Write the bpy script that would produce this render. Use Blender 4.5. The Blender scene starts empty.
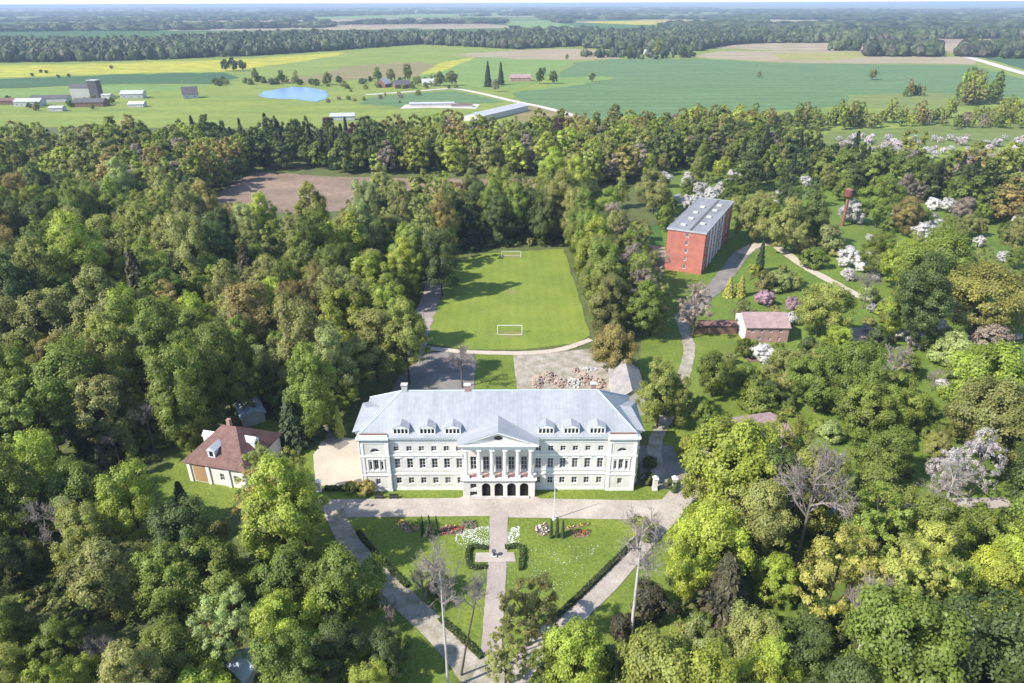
import bpy, bmesh, math, random
import numpy as np
from mathutils import Vector, Matrix
R = math.radians
random.seed(7)
RNG = np.random.default_rng(11)
SC = bpy.context.scene
COL = SC.collection

# ------------------------------------------------------------------ camera, sky, sun, exposure
F = 682.667
PITCH, ROLL, CAMH = R(26.36), R(0.2), 88.0
_f = np.array([0, math.cos(PITCH), -math.sin(PITCH)])
_u0 = np.array([0, math.sin(PITCH), math.cos(PITCH)])
_r0 = np.array([1.0, 0, 0])
_r = math.cos(ROLL) * _r0 - math.sin(ROLL) * _u0
_u = math.sin(ROLL) * _r0 + math.cos(ROLL) * _u0
cam_d = bpy.data.cameras.new('camera')
cam_d.lens, cam_d.sensor_width = 24, 36
cam_d.clip_start, cam_d.clip_end = 1.0, 200000
cam = bpy.data.objects.new('camera', cam_d)
COL.objects.link(cam)
cam.matrix_world = Matrix(((_r[0], _u[0], -_f[0], 0), (_r[1], _u[1], -_f[1], 0), (_r[2], _u[2], -_f[2], CAMH), (0, 0, 0, 1)))
SC.camera = cam

SUN_EL, SUN_FRONT = R(43), R(26)          # sun stands to the left and a little in front of the palace
ldir = Vector((math.cos(SUN_EL) * math.cos(SUN_FRONT), math.cos(SUN_EL) * math.sin(SUN_FRONT), -math.sin(SUN_EL)))
W = bpy.data.worlds.new('World'); SC.world = W
W.use_nodes = True
nt = W.node_tree
sky = nt.nodes.new('ShaderNodeTexSky'); sky.sky_type = 'NISHITA'; sky.sun_disc = False
sky.sun_elevation = SUN_EL
tosun = -ldir
sky.sun_rotation = math.atan2(tosun.x, tosun.y)
sky.air_density = 1.0; sky.dust_density = 0.3; sky.ozone_density = 1.5
bg = nt.nodes['Background']; bg.inputs['Strength'].default_value = 0.15
nt.links.new(sky.outputs[0], bg.inputs[0])
sun_d = bpy.data.lights.new('sun', 'SUN'); sun_d.energy = 4.3; sun_d.angle = R(0.53); sun_d.color = (1.0, 0.95, 0.86)
sun = bpy.data.objects.new('sun', sun_d); COL.objects.link(sun)
sun.rotation_euler = ldir.to_track_quat('-Z', 'Y').to_euler(); sun.location = (-200, -50, 300)
SC.view_settings.view_transform = 'Standard'
SC.view_settings.look = 'None'
SC.view_settings.exposure = 0.95
SC.view_settings.gamma = 1.0
SC.cycles.max_bounces = 6; SC.cycles.diffuse_bounces = 3; SC.cycles.glossy_bounces = 2
SC.cycles.transmission_bounces = 3; SC.cycles.volume_bounces = 0; SC.cycles.transparent_max_bounces = 6

# ------------------------------------------------------------------ coordinates: a place on the ground seen at a pixel of the photo
def ray(x, y):
    return _f + _r * ((x - 512) / F) + _u * ((341.5 - y) / F)
def at(x, y, z=0.0):
    d = ray(x, y); t = (CAMH - z) / -d[2]
    return (d[0] * t, d[1] * t)
def px(X, Y, Z=0.0):
    d = np.array([X, Y, Z - CAMH]); w = d @ _f
    return 512 + F * (d @ _r) / w, 341.5 - F * (d @ _u) / w, w / F

# ------------------------------------------------------------------ objects
def tag(o, label=None, cat=None, group=None, kind=None):
    if label: o['label'] = label
    if cat: o['category'] = cat
    if group: o['group'] = group
    if kind: o['kind'] = kind
    return o
def thing(name, loc, label, cat, group=None, rz=0.0):
    o = bpy.data.objects.new(name, None); COL.objects.link(o)
    o.location = loc; o.rotation_euler = (0, 0, rz); o.empty_display_size = 0.5
    return tag(o, label, cat, group)
def copy_tree(o, parent=None):
    c = o.copy(); COL.objects.link(c)
    if parent: c.parent = parent
    for ch in o.children: copy_tree(ch, c)
    return c
class MB:
    """collects polygons and links them as one mesh object"""
    def __init__(s): s.v, s.f = [], []
    def poly(s, pts):
        n = len(s.v); s.v += [tuple(map(float, p)) for p in pts]; s.f.append(tuple(range(n, n + len(pts)))); return s
    def box(s, x0, x1, y0, y1, z0, z1):
        n = len(s.v)
        s.v += [(x0,y0,z0),(x1,y0,z0),(x1,y1,z0),(x0,y1,z0),(x0,y0,z1),(x1,y0,z1),(x1,y1,z1),(x0,y1,z1)]
        for q in ((0,3,2,1),(4,5,6,7),(0,1,5,4),(1,2,6,5),(2,3,7,6),(3,0,4,7)): s.f.append(tuple(n + i for i in q))
        return s
    def prism(s, pts, y0, y1):
        """pts (x, z) extruded along y"""
        n, k = len(s.v), len(pts)
        s.v += [(x, y0, z) for x, z in pts] + [(x, y1, z) for x, z in pts]
        s.f.append(tuple(range(n, n + k))); s.f.append(tuple(range(n + 2 * k - 1, n + k - 1, -1)))
        for i in range(k):
            j = (i + 1) % k; s.f.append((n + j, n + i, n + k + i, n + k + j))
        return s
    def slab(s, pts, z0, z1):
        n, k = len(s.v), len(pts)
        s.v += [(x, y, z0) for x, y in pts] + [(x, y, z1) for x, y in pts]
        s.f.append(tuple(range(n + k - 1, n - 1, -1))); s.f.append(tuple(range(n + k, n + 2 * k)))
        for i in range(k):
            j = (i + 1) % k; s.f.append((n + i, n + j, n + k + j, n + k + i))
        return s
    def tube(s, p0, p1, r0, r1=None, k=8, cap=True):
        r1 = r0 if r1 is None else r1
        p0, p1 = Vector(p0), Vector(p1); d = (p1 - p0).normalized()
        a = d.orthogonal().normalized(); b = d.cross(a); n = len(s.v)
        for p, r in ((p0, r0), (p1, r1)):
            for i in range(k):
                t = 2 * math.pi * i / k; s.v.append(tuple(p + (a * math.cos(t) + b * math.sin(t)) * r))
        for i in range(k):
            j = (i + 1) % k; s.f.append((n + i, n + j, n + k + j, n + k + i))
        if cap:
            s.f.append(tuple(range(n + k - 1, n - 1, -1))); s.f.append(tuple(range(n + k, n + 2 * k)))
        return s
    def mesh(s, name, mat=None, smooth=False):
        me = bpy.data.meshes.new(name); me.from_pydata(s.v, [], s.f); me.validate()
        if mat: me.materials.append(mat)
        if smooth: me.shade_smooth()
        return me
    def build(s, name, mat, parent=None, smooth=False, loc=None, normals=True):
        me = s.mesh(name, mat, smooth)
        if normals:
            bm = bmesh.new(); bm.from_mesh(me); bmesh.ops.recalc_face_normals(bm, faces=bm.faces); bm.to_mesh(me); bm.free()
        o = bpy.data.objects.new(name, me); COL.objects.link(o)
        if parent: o.parent = parent
        if loc: o.location = loc
        return o

# ------------------------------------------------------------------ materials
def mat_new(name):
    m = bpy.data.materials.new(name); m.use_nodes = True
    n = m.node_tree.nodes; return m, n, m.node_tree.links, n['Principled BSDF']
def surf(name, base, base2=None, scale=1.0, rough=0.85, detail=6, contrast=(0.35, 0.65), spec=0.25, metal=0.0, bump=0.0, stretch=None, fine=None, third=None):
    """a noise-mottled surface; scale in cycles per metre of object space"""
    m, n, l, b = mat_new(name)
    b.inputs['Roughness'].default_value = rough; b.inputs['Metallic'].default_value = metal
    b.inputs['Specular IOR Level'].default_value = spec
    if base2 is None: base2 = tuple(c * 0.78 for c in base)
    tc = n.new('ShaderNodeTexCoord'); src = tc.outputs['Object']
    if stretch:
        mp = n.new('ShaderNodeMapping'); mp.inputs['Scale'].default_value = stretch[:3]
        if len(stretch) > 3: mp.inputs['Rotation'].default_value = (0, 0, stretch[3])
        l.new(src, mp.inputs[0]); src = mp.outputs[0]
    no = n.new('ShaderNodeTexNoise'); no.inputs['Scale'].default_value = scale; no.inputs['Detail'].default_value = detail
    no.inputs['Roughness'].default_value = 0.65
    l.new(src, no.inputs['Vector'])
    r = n.new('ShaderNodeValToRGB'); r.color_ramp.elements[0].position, r.color_ramp.elements[1].position = contrast
    r.color_ramp.elements[0].color = (*base2, 1); r.color_ramp.elements[1].color = (*base, 1)
    if third:
        e = r.color_ramp.elements.new(min(0.99, contrast[1] + third[0])); e.color = (*third[1], 1)
    l.new(no.outputs['Fac'], r.inputs[0]); out = r.outputs[0]
    if fine:
        n2 = n.new('ShaderNodeTexNoise'); n2.inputs['Scale'].default_value = fine[0]; n2.inputs['Detail'].default_value = 3
        l.new(tc.outputs['Object'], n2.inputs['Vector'])
        mr = n.new('ShaderNodeMapRange'); mr.inputs[1].default_value, mr.inputs[2].default_value = 0.3, 0.7
        mr.inputs[3].default_value, mr.inputs[4].default_value = 1 - fine[1], 1 + fine[1]
        l.new(n2.outputs['Fac'], mr.inputs[0])
        mx = n.new('ShaderNodeMix'); mx.data_type = 'RGBA'; mx.blend_type = 'MULTIPLY'; mx.inputs[0].default_value = 1
        l.new(out, mx.inputs[6]); l.new(mr.outputs[0], mx.inputs[7]); out = mx.outputs[2]
    l.new(out, b.inputs['Base Color'])
    if bump:
        bp = n.new('ShaderNodeBump'); bp.inputs['Strength'].default_value = bump; bp.inputs['Distance'].default_value = 0.3
        l.new(no.outputs['Fac'], bp.inputs['Height']); l.new(bp.outputs[0], b.inputs['Normal'])
    return m
def wave_mult(m, scale, amount, direction='X', sharp=False):
    """multiply a surface by regular seams or mowing stripes"""
    n, l = m.node_tree.nodes, m.node_tree.links; b = n['Principled BSDF']
    old = b.inputs['Base Color'].links[0].from_socket
    tc = n.new('ShaderNodeTexCoord'); w = n.new('ShaderNodeTexWave'); w.bands_direction = direction
    w.inputs['Scale'].default_value = scale; w.inputs['Distortion'].default_value = 0.25 if sharp else 1.2; w.inputs['Detail'].default_value = 1
    l.new(tc.outputs['Object'], w.inputs['Vector'])
    mr = n.new('ShaderNodeMapRange'); mr.inputs[3].default_value, mr.inputs[4].default_value = 1 - amount, 1.0
    if sharp: mr.inputs[1].default_value, mr.inputs[2].default_value = 0.0, 0.12
    l.new(w.outputs['Fac'], mr.inputs[0])
    mx = n.new('ShaderNodeMix'); mx.data_type = 'RGBA'; mx.blend_type = 'MULTIPLY'; mx.inputs[0].default_value = 1
    l.new(old, mx.inputs[6]); l.new(mr.outputs[0], mx.inputs[7]); l.new(mx.outputs[2], b.inputs['Base Color'])
    return m
def brick_mat(name, c1, c2, mortar, scale):
    m, n, l, b = mat_new(name); b.inputs['Roughness'].default_value = 0.9
    tc = n.new('ShaderNodeTexCoord'); mp = n.new('ShaderNodeMapping'); mp.inputs['Rotation'].default_value = (R(90), 0, 0)
    br = n.new('ShaderNodeTexBrick'); br.inputs['Color1'].default_value = (*c1, 1); br.inputs['Color2'].default_value = (*c2, 1); br.inputs['Mortar'].default_value = (*mortar, 1)
    br.inputs['Scale'].default_value = scale; br.inputs['Mortar Size'].default_value = 0.012
    no = n.new('ShaderNodeTexNoise'); no.inputs['Scale'].default_value = 0.35; no.inputs['Detail'].default_value = 5
    mr = n.new('ShaderNodeMapRange'); mr.inputs[1].default_value, mr.inputs[2].default_value, mr.inputs[3].default_value, mr.inputs[4].default_value = 0.3, 0.7, 0.8, 1.15
    mx = n.new('ShaderNodeMix'); mx.data_type = 'RGBA'; mx.blend_type = 'MULTIPLY'; mx.inputs[0].default_value = 1
    l.new(tc.outputs['Object'], mp.inputs[0]); l.new(mp.outputs[0], br.inputs['Vector']); l.new(tc.outputs['Object'], no.inputs['Vector'])
    l.new(no.outputs['Fac'], mr.inputs[0]); l.new(br.outputs[0], mx.inputs[6]); l.new(mr.outputs[0], mx.inputs[7]); l.new(mx.outputs[2], b.inputs['Base Color'])
    return m
def leaf_mat(name, trans=0.54, rough=0.55, color=None):
    """leaves take the tree's own colour (object colour), each leaf its own tint"""
    m, n, l, b = mat_new(name)
    oi = n.new('ShaderNodeObjectInfo'); a = n.new('ShaderNodeAttribute'); a.attribute_name = 'tint'
    hs = n.new('ShaderNodeHueSaturation')
    mr = n.new('ShaderNodeMapRange'); mr.inputs[3].default_value, mr.inputs[4].default_value = 0.490, 0.512
    l.new(oi.outputs['Random'], mr.inputs[0]); l.new(mr.outputs[0], hs.inputs['Hue'])
    mv = n.new('ShaderNodeMapRange'); mv.inputs[3].default_value, mv.inputs[4].default_value = 0.82, 1.18
    md = n.new('ShaderNodeMath'); md.operation = 'MULTIPLY_ADD'; md.inputs[1].default_value = 7.31; md.inputs[2].default_value = 0
    fr = n.new('ShaderNodeMath'); fr.operation = 'FRACT'
    l.new(oi.outputs['Random'], md.inputs[0]); l.new(md.outputs[0], fr.inputs[0]); l.new(fr.outputs[0], mv.inputs[0])
    mu = n.new('ShaderNodeMath'); mu.operation = 'MULTIPLY'; l.new(mv.outputs[0], mu.inputs[0]); l.new(a.outputs['Fac'], mu.inputs[1])
    l.new(mu.outputs[0], hs.inputs['Value']); (l.new(oi.outputs['Color'], hs.inputs['Color']) if color is None else setattr(hs.inputs['Color'], 'default_value', (*color, 1)))
    d = n.new('ShaderNodeBsdfDiffuse'); t = n.new('ShaderNodeBsdfTranslucent'); ms = n.new('ShaderNodeMixShader'); ms.inputs[0].default_value = trans
    gl = n.new('ShaderNodeBsdfGlossy'); gl.inputs['Roughness'].default_value = rough; m2 = n.new('ShaderNodeMixShader'); m2.inputs[0].default_value = 0.025
    l.new(hs.outputs[0], d.inputs[0]); l.new(hs.outputs[0], t.inputs[0]); l.new(d.outputs[0], ms.inputs[1]); l.new(t.outputs[0], ms.inputs[2])
    l.new(ms.outputs[0], m2.inputs[1]); l.new(gl.outputs[0], m2.inputs[2])
    l.new(m2.outputs[0], n['Material Output'].inputs['Surface']); n.remove(b)
    return m
M = dict(
    far_white=surf('limewashed_wall', (.50, .49, .47), (.40, .39, .37), .4),
    curtain=surf('curtained_glass', (.16, .155, .15), (.09, .088, .085), 1.2, rough=.15, spec=.5), dusk_glass=surf('dusty_glass', (.065, .07, .08), (.04, .042, .05), 0.8, rough=.2, spec=.6),
    leaf=leaf_mat('leaf'), petal=leaf_mat('petal', 0.2), needle=leaf_mat('needle', 0.1),
    bark=surf('bark', (.11, .085, .06), (.05, .04, .03), 1.5), grey_bark=surf('grey_bark', (.20, .17, .15), (.12, .10, .085), 1.2),
    twig=surf('twig_bark', (.31, .265, .235), (.22, .185, .16), 1.2), birch_bark=surf('birch_bark', (.45, .43, .39), (.2, .18, .16), 1.6, contrast=(.3, .45)),
    grass=surf('lawn_grass', (.165, .205, .030), (.095, .14, .02), 0.09, fine=(1.8, .28), third=(.2, (.19, .22, .04))),
    pitch=surf('pitch_grass', (.205, .245, .038), (.14, .195, .028), 0.07, fine=(1.5, .15), third=(.15, (.24, .26, .05))),
    meadow=surf('meadow_grass', (.135, .19, .028), (.085, .13, .02), 0.05, fine=(0.9, .25), third=(.12, (.15, .18, .045))),
    floor=surf('forest_soil', (.10, .135, .03), (.085, .08, .035), 0.12, fine=(1.0, .3)),
    gravel=surf('gravel', (.44, .385, .335), (.30, .26, .225), 0.16, fine=(2.2, .12), rough=.95),
    gravel2=surf('worn_gravel', (.40, .35, .30), (.20, .185, .12), 0.35, fine=(2.2, .12), rough=.95),
    sand=surf('sand', (.50, .43, .34), (.40, .34, .27), 0.12, fine=(2.0, .1), rough=.95),
    asphalt=surf('asphalt', (.25, .22, .205), (.15, .135, .12), 0.15, fine=(2.0, .12), rough=.9),
    soil=surf('plowed_soil', (.27, .19, .135), (.17, .118, .085), 0.02, fine=(.35, .15), stretch=(1, 2.5, 1)),
    plaster=surf('white_plaster', (.74, .71, .66), (.60, .565, .515), 0.45, rough=.9, contrast=(.3, .62), fine=(.12, .08), stretch=(1, 1, .45)),
    trim=surf('white_trim', (.84, .82, .78), (.78, .76, .72), 0.7, rough=.8),
    glass=surf('window_glass', (.03, .035, .045), (.015, .018, .022), 0.6, rough=.12, spec=.6),
    frame=surf('window_frame', (.75, .74, .72), (.66, .65, .62), 1.0),
    roof=wave_mult(surf('sheet_metal_roof', (.335, .347, .365), (.27, .28, .30), 0.22, rough=.45, spec=.4, fine=(.9, .08), stretch=(1.6, .35, .35)), 0.42, .09, 'X', True),
    roof_x=wave_mult(surf('sheet_metal_roof_side', (.335, .347, .365), (.27, .28, .30), 0.22, rough=.45, spec=.4, fine=(.9, .08), stretch=(.35, 1.6, .35)), 0.42, .09, 'Y', True),
    iron=surf('balcony_iron', (.34, .13, .10), (.24, .09, .07), 2),
    brick_red=brick_mat('red_brick', (.45, .155, .11), (.40, .13, .095), (.40, .18, .14), 1.6),
    brick_pink=brick_mat('pink_brick', (.40, .235, .19), (.34, .19, .155), (.40, .31, .27), 2.0),
    brick_heap=surf('heaped_brick', (.33, .23, .18), (.42, .36, .30), 1.3, contrast=(.4, .6), detail=3),
    tile_pink=wave_mult(surf('pink_roof_sheet', (.38, .27, .26), (.28, .19, .18), 0.5, fine=(2, .1)), 1.2, .14, 'Y'),
    tile_brown=wave_mult(surf('brown_roof_tile', (.22, .125, .105), (.15, .085, .075), 0.6, fine=(2, .15)), 1.2, .18, 'X'),
    slate=wave_mult(surf('grey_roof_sheet', (.34, .31, .29), (.24, .22, .21), 0.4, fine=(2, .1)), 1.0, .1, 'Y'),
    roof_felt=surf('flat_roof_felt', (.25, .25, .26), (.18, .18, .19), 0.15, fine=(1, .1), stretch=(1, .3, 1)),
    pale_blue=surf('pale_blue_roof', (.50, .58, .68), (.42, .5, .6), 0.5), dark_roof=surf('dark_roof', (.12, .11, .115), (.08, .075, .08), 0.5),
    pale_grey=surf('pale_roof', (.44, .44, .46), (.36, .36, .38), .3), orange=surf('ochre_wall', (.44, .28, .16), (.37, .22, .12), .5),
    wood=surf('weathered_wood', (.22, .13, .095), (.15, .085, .06), 1), rust=surf('rusty_steel', (.25, .13, .085), (.16, .075, .055), .7),
    door=surf('dark_door', (.035, .03, .028), (.02, .018, .016), 1, rough=.9, spec=.05), dark=surf('dark_metal', (.05, .05, .05), (.03, .03, .03), 2), white=surf('white_paint', (.74, .74, .74), (.68, .68, .68), 2),
    concrete=surf('concrete', (.50, .48, .44), (.40, .38, .35), .6), bare_pink=surf('pale_concrete_yard', (.55, .48, .42), (.45, .4, .36), .1),
    water=surf('pond_water', (.17, .28, .50), (.13, .23, .43), 0.02, rough=.3, spec=.2),
)

# ------------------------------------------------------------------ ground and fields
def sheet(name, pts, mat, z, pixel=True, kind='structure', label=None):
    if pixel: pts = [at(*p) for p in pts]
    c = np.mean(np.array(pts), axis=0)
    bm = bmesh.new(); vs = [bm.verts.new((p[0] - c[0], p[1] - c[1], 0)) for p in pts]
    f = bm.faces.new(vs); f.normal_update()
    if f.normal.z < 0: f.normal_flip()
    bmesh.ops.triangulate(bm, faces=bm.faces)
    me = bpy.data.meshes.new(name); bm.to_mesh(me); bm.free(); me.materials.append(mat)
    o = bpy.data.objects.new(name, me); COL.objects.link(o); o.location = (c[0], c[1], z)
    return tag(o, label, None, None, kind)
def smooth_line(pts, n=8):
    P = [np.array(p, float) for p in pts]; P = [2 * P[0] - P[1]] + P + [2 * P[-1] - P[-2]]; out = []
    for i in range(1, len(P) - 2):
        for k in range(n):
            t = k / n
            out.append(0.5 * (2 * P[i] + (P[i+1] - P[i-1]) * t + (2*P[i-1] - 5*P[i] + 4*P[i+1] - P[i+2]) * t*t + (3*P[i] - P[i-1] - 3*P[i+1] + P[i+2]) * t**3))
    out.append(P[-2]); return out
NO_TREE = []
def ribbon(name, pix, width, mat, z, rough_edge=0.12, pixel=True, n=8):
    pts = smooth_line([at(*p) for p in pix] if pixel else pix, n); mb = MB(); L, Rr = [], []
    c = pts[len(pts)//2]
    for i, p in enumerate(pts):
        a = pts[min(i + 1, len(pts) - 1)] - pts[max(i - 1, 0)]; a = a / np.linalg.norm(a); nn = np.array([-a[1], a[0]])
        w = (width[0] + (width[1] - width[0]) * i / (len(pts) - 1)) / 2 if isinstance(width, tuple) else width / 2
        L.append(p - c + nn * (w * (1 + random.uniform(-1, 1) * rough_edge))); Rr.append(p - c - nn * (w * (1 + random.uniform(-1, 1) * rough_edge)))
    for i in range(len(pts) - 1):
        mb.poly([(*Rr[i], 0), (*Rr[i+1], 0), (*L[i+1], 0), (*L[i], 0)])
    NO_TREE.append([tuple(q + c) for q in L] + [tuple(q + c) for q in Rr[::-1]])
    o = mb.build(name, mat, None, normals=False); o.location = (*c, z); return tag(o, kind='structure')
# one great sheet to the horizon, finer near the camera
gx = np.concatenate([-np.geomspace(30000, 60, 26), np.linspace(-40, 40, 5), np.geomspace(60, 30000, 26)])
gy = np.concatenate([-np.geomspace(3000, 60, 10), np.linspace(-20, 40, 4), np.geomspace(60, 30000, 30)])
mb = MB(); mb.v = [(x, y, 0) for y in gy for x in gx]; nx = len(gx)
mb.f = [(j*nx+i, j*nx+i+1, (j+1)*nx+i+1, (j+1)*nx+i) for j in range(len(gy)-1) for i in range(nx-1)]
def ground_mat():
    m, n, l, b = mat_new('countryside'); b.inputs['Roughness'].default_value = 1; b.inputs['Specular IOR Level'].default_value = 0.1
    tc = n.new('ShaderNodeTexCoord')
    mp = n.new('ShaderNodeMapping'); mp.inputs['Rotation'].default_value = (0, 0, .12); mp.inputs['Scale'].default_value = (.0011, .0022, 1)
    l.new(tc.outputs['Object'], mp.inputs[0])
    vo = n.new('ShaderNodeTexVoronoi'); vo.voronoi_dimensions = '2D'; vo.inputs['Scale'].default_value = 1.0
    l.new(mp.outputs[0], vo.inputs['Vector'])
    sp = n.new('ShaderNodeSeparateColor'); l.new(vo.outputs['Color'], sp.inputs[0])
    r = n.new('ShaderNodeValToRGB'); r.color_ramp.interpolation = 'CONSTANT'
    cols = [(0, (.06, .12, .03)), (.2, (.11, .16, .04)), (.38, (.30, .24, .16)), (.52, (.05, .10, .03)), (.66, (.17, .2, .05)), (.8, (.26, .19, .14)), (.92, (.38, .31, .03))]
    for i, (p, c) in enumerate(cols):
        e = r.color_ramp.elements[i] if i < 2 else r.color_ramp.elements.new(p)
        e.position = p; e.color = (*c, 1)
    l.new(sp.outputs[0], r.inputs[0])
    no = n.new('ShaderNodeTexNoise'); no.inputs['Scale'].default_value = .02; no.inputs['Detail'].default_value = 8; l.new(tc.outputs['Object'], no.inputs['Vector'])
    mr = n.new('ShaderNodeMapRange'); mr.inputs[1].default_value, mr.inputs[2].default_value, mr.inputs[3].default_value, mr.inputs[4].default_value = .3, .7, .75, 1.2
    l.new(no.outputs['Fac'], mr.inputs[0])
    mx = n.new('ShaderNodeMix'); mx.data_type = 'RGBA'; mx.blend_type = 'MULTIPLY'; mx.inputs[0].default_value = 1
    l.new(r.outputs[0], mx.inputs[6]); l.new(mr.outputs[0], mx.inputs[7]); l.new(mx.outputs[2], b.inputs['Base Color'])
    return m
tag(mb.build('ground', ground_mat(), normals=False), 'wide flat farmland reaching to the horizon', kind='structure')

def soft(pts, k=10, amp=.35):
    out = []; n = len(pts)
    for i in range(n):
        a, q = np.array(pts[i], float), np.array(pts[(i + 1) % n], float)
        for j in range(k): out.append(tuple(a + (q - a) * j / k + np.array([RNG.normal(0, amp * 3), RNG.normal(0, amp * .6)]) * (j > 0)))
    return out
def crop(name, c1, c2, s=.006, st=(1, 4, 1, .1), third=None, fine=(.12, .12)):
    return surf(name, c1, c2, s, rough=1, stretch=st, spec=.1, third=third, fine=fine)
C_MEAD = crop('hay_meadow', (.22, .25, .055), (.14, .19, .045), .012, (1, 3, 1, .1), (.1, (.28, .26, .04)))
C_RAPE = crop('rapeseed', (.44, .375, .04), (.22, .25, .05), .012, (1, 5, 1, .1), None, (.05, .2))
C_GREEN = wave_mult(crop('winter_wheat', (.125, .195, .088), (.095, .155, .066), .008, (1, 6, 1, .05), (.12, (.14, .21, .10))), .012, .10, 'Y')
C_DARK = crop('dark_crop', (.065, .12, .055), (.05, .095, .045), .006)  # dark crop green, also the colour of the painted cloud shadow
C_LIGHT = crop('light_crop', (.18, .245, .07), (.13, .20, .055), .008, (1, 3, 1, .2), (.12, (.24, .26, .07)))
C_TAN = crop('tan_stubble', (.34, .27, .18), (.24, .2, .12), .006)
C_BROWN = crop('brown_heath', (.26, .2, .11), (.15, .15, .05), .012)
FZ = dict(z=.15)
# the broad meadow belt beyond the park, then the single crops and a painted cloud shadow on it
sheet('meadow', [(-400,125),(-400,62),(0,62),(256,56),(420,44),(560,47),(760,50),(1024,54),(1500,58),(1500,170),(1024,168),(820,150),(600,130)], C_MEAD, .10)
sheet('field', soft([(-400,80),(-400,66),(0,66),(128,63),(256,58.5),(330,53),(352,52.5),(330,57),(290,63),(225,71.5),(140,73),(0,77.5)]), C_RAPE, .16)
sheet('field', soft([(-400,89),(-400,81),(0,79),(140,74),(225,72.5),(240,78),(215,84),(120,84),(0,89)]), C_DARK, .17)  # cloud shadow across the fields, painted as a darker green sheet
sheet('field', soft([(-400,99),(-400,91),(0,90),(120,85),(205,85),(190,90),(60,94),(0,99)]), C_LIGHT, .18)
sheet('field', soft([(262,84),(330,72),(345,66),(420,62),(440,66),(415,77),(350,80)]), C_BROWN, .19)
sheet('field', soft([(415,77),(440,66),(452,58),(560,56.5),(575,62),(545,78),(520,88),(480,90),(455,89)]), C_LIGHT, .20)
sheet('field', soft([(418,76),(440,63),(475,57),(468,61),(440,72)]), C_RAPE, .205)
sheet('field', soft([(448,55),(512,50.5),(560,48.5),(625,51),(620,58.5),(575,60.5),(512,59)]), C_TAN, .21)
sheet('field', soft([(690,57),(720,51),(865,51.5),(980,58),(975,64.5),(800,63),(770,62)]), C_TAN, .21)
sheet('field', soft([(771,53),(865,52.5),(868,57),(830,61),(780,59)]), crop('dry_grass', (.30, .27, .09), (.22, .22, .06)), .215)
sheet('field', soft([(512,93),(560,86),(560,72),(578,62),(620,59),(700,59),(770,63),(975,66),(1010,76),(1100,96),(1024,99),(975,93),(850,95),(845,106),(690,116),(600,122),(575,116),(520,102)]), C_GREEN, .23)
sheet('field', soft([(545,88),(560,78),(600,76.5),(618,78),(590,83),(560,88),(520,92)]), C_LIGHT, .235)
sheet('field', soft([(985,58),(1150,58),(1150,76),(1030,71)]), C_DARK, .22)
sheet('field', soft([(366,98),(416,93),(456,91),(505,102),(470,105),(400,107),(360,104)]), C_GREEN, .22)
sheet('field', soft([(850,96),(920,93),(980,94),(1000,104),(900,110),(845,107)]), crop('rough_pasture', (.2, .22, .07), (.12, .16, .05), .02), .24)
sheet('field', soft([(810,145),(1100,148),(1100,125),(990,124),(900,128),(830,132)]), crop('orchard_grass', (.16, .19, .06), (.11, .145, .04), .02), .24)
FARF = [([(-200,29.5),(0,28.5),(180,27.5),(260,25),(500,22.5),(500,20.5),(260,22),(0,25)], C_TAN), ([(512,32),(505,21),(545,20.5),(592,29.5),(560,34)], C_LIGHT), ([(842,35.5),(845,29),(905,28.5),(935,31.5),(900,36)], C_LIGHT),
        ([(560,19.5),(800,17),(1300,16),(1300,14.2),(800,15),(560,17)], C_TAN), ([(150,35),(300,30),(330,28.5),(210,32)], C_LIGHT), ([(415,29.5),(520,28),(520,25.5),(430,26.5)], C_TAN), ([(590,34),(640,33),(720,35),(700,37),(610,36.5)], C_LIGHT), ([(250,19),(420,14),(520,13),(500,15.5),(330,19)], C_LIGHT), ([(735,28),(850,26),(860,24),(740,25.5)], C_TAN), ([(0,20),(150,17.5),(200,15.5),(0,17.5)], C_LIGHT), ([(900,24),(1300,24),(1300,21.5),(900,22)], C_LIGHT)]
for p_, m_ in FARF: sheet('field', soft(p_, 6, .12), m_, .3)
FARCLEAR = [[at(*q) for q in p_] for p_, m_ in FARF]
ribbon('road', [(963,56),(985,62),(1024,73.5),(1120,96)], 16, M['bare_pink'], .30, 0)
ribbon('road', [(366,95),(416,91.5),(452,89),(480,93.5),(512,101),(545,108),(582,118)], 8, M['bare_pink'], .30, .05)
sheet('yard', [(405,105),(445,103),(480,104.5),(476,109),(430,108),(400,109)], M['bare_pink'], .26)
sheet('yard', [(505,108),(535,104),(575,114),(590,124),(520,122)], C_BROWN, .25)
sheet('pond', soft([(259,96),(262,92),(280,89),(291,87),(312,88),(326,91),(329,94.5),(326,99),(316,102),(297,99.5),(281,99),(266,98)], 5, .35), M['water'], .28)
sheet('plowed_field', soft([(150,212),(216,196),(235,181),(262,172),(330,177),(430,179.5),(520,179),(560,182),(545,200),(420,205),(300,214)], 8, .6), M['soil'], .22)
sheet('plowed_field', [(-90,193),(-90,186),(20,186),(62,188),(60,191)], M['soil'], .22)
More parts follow.
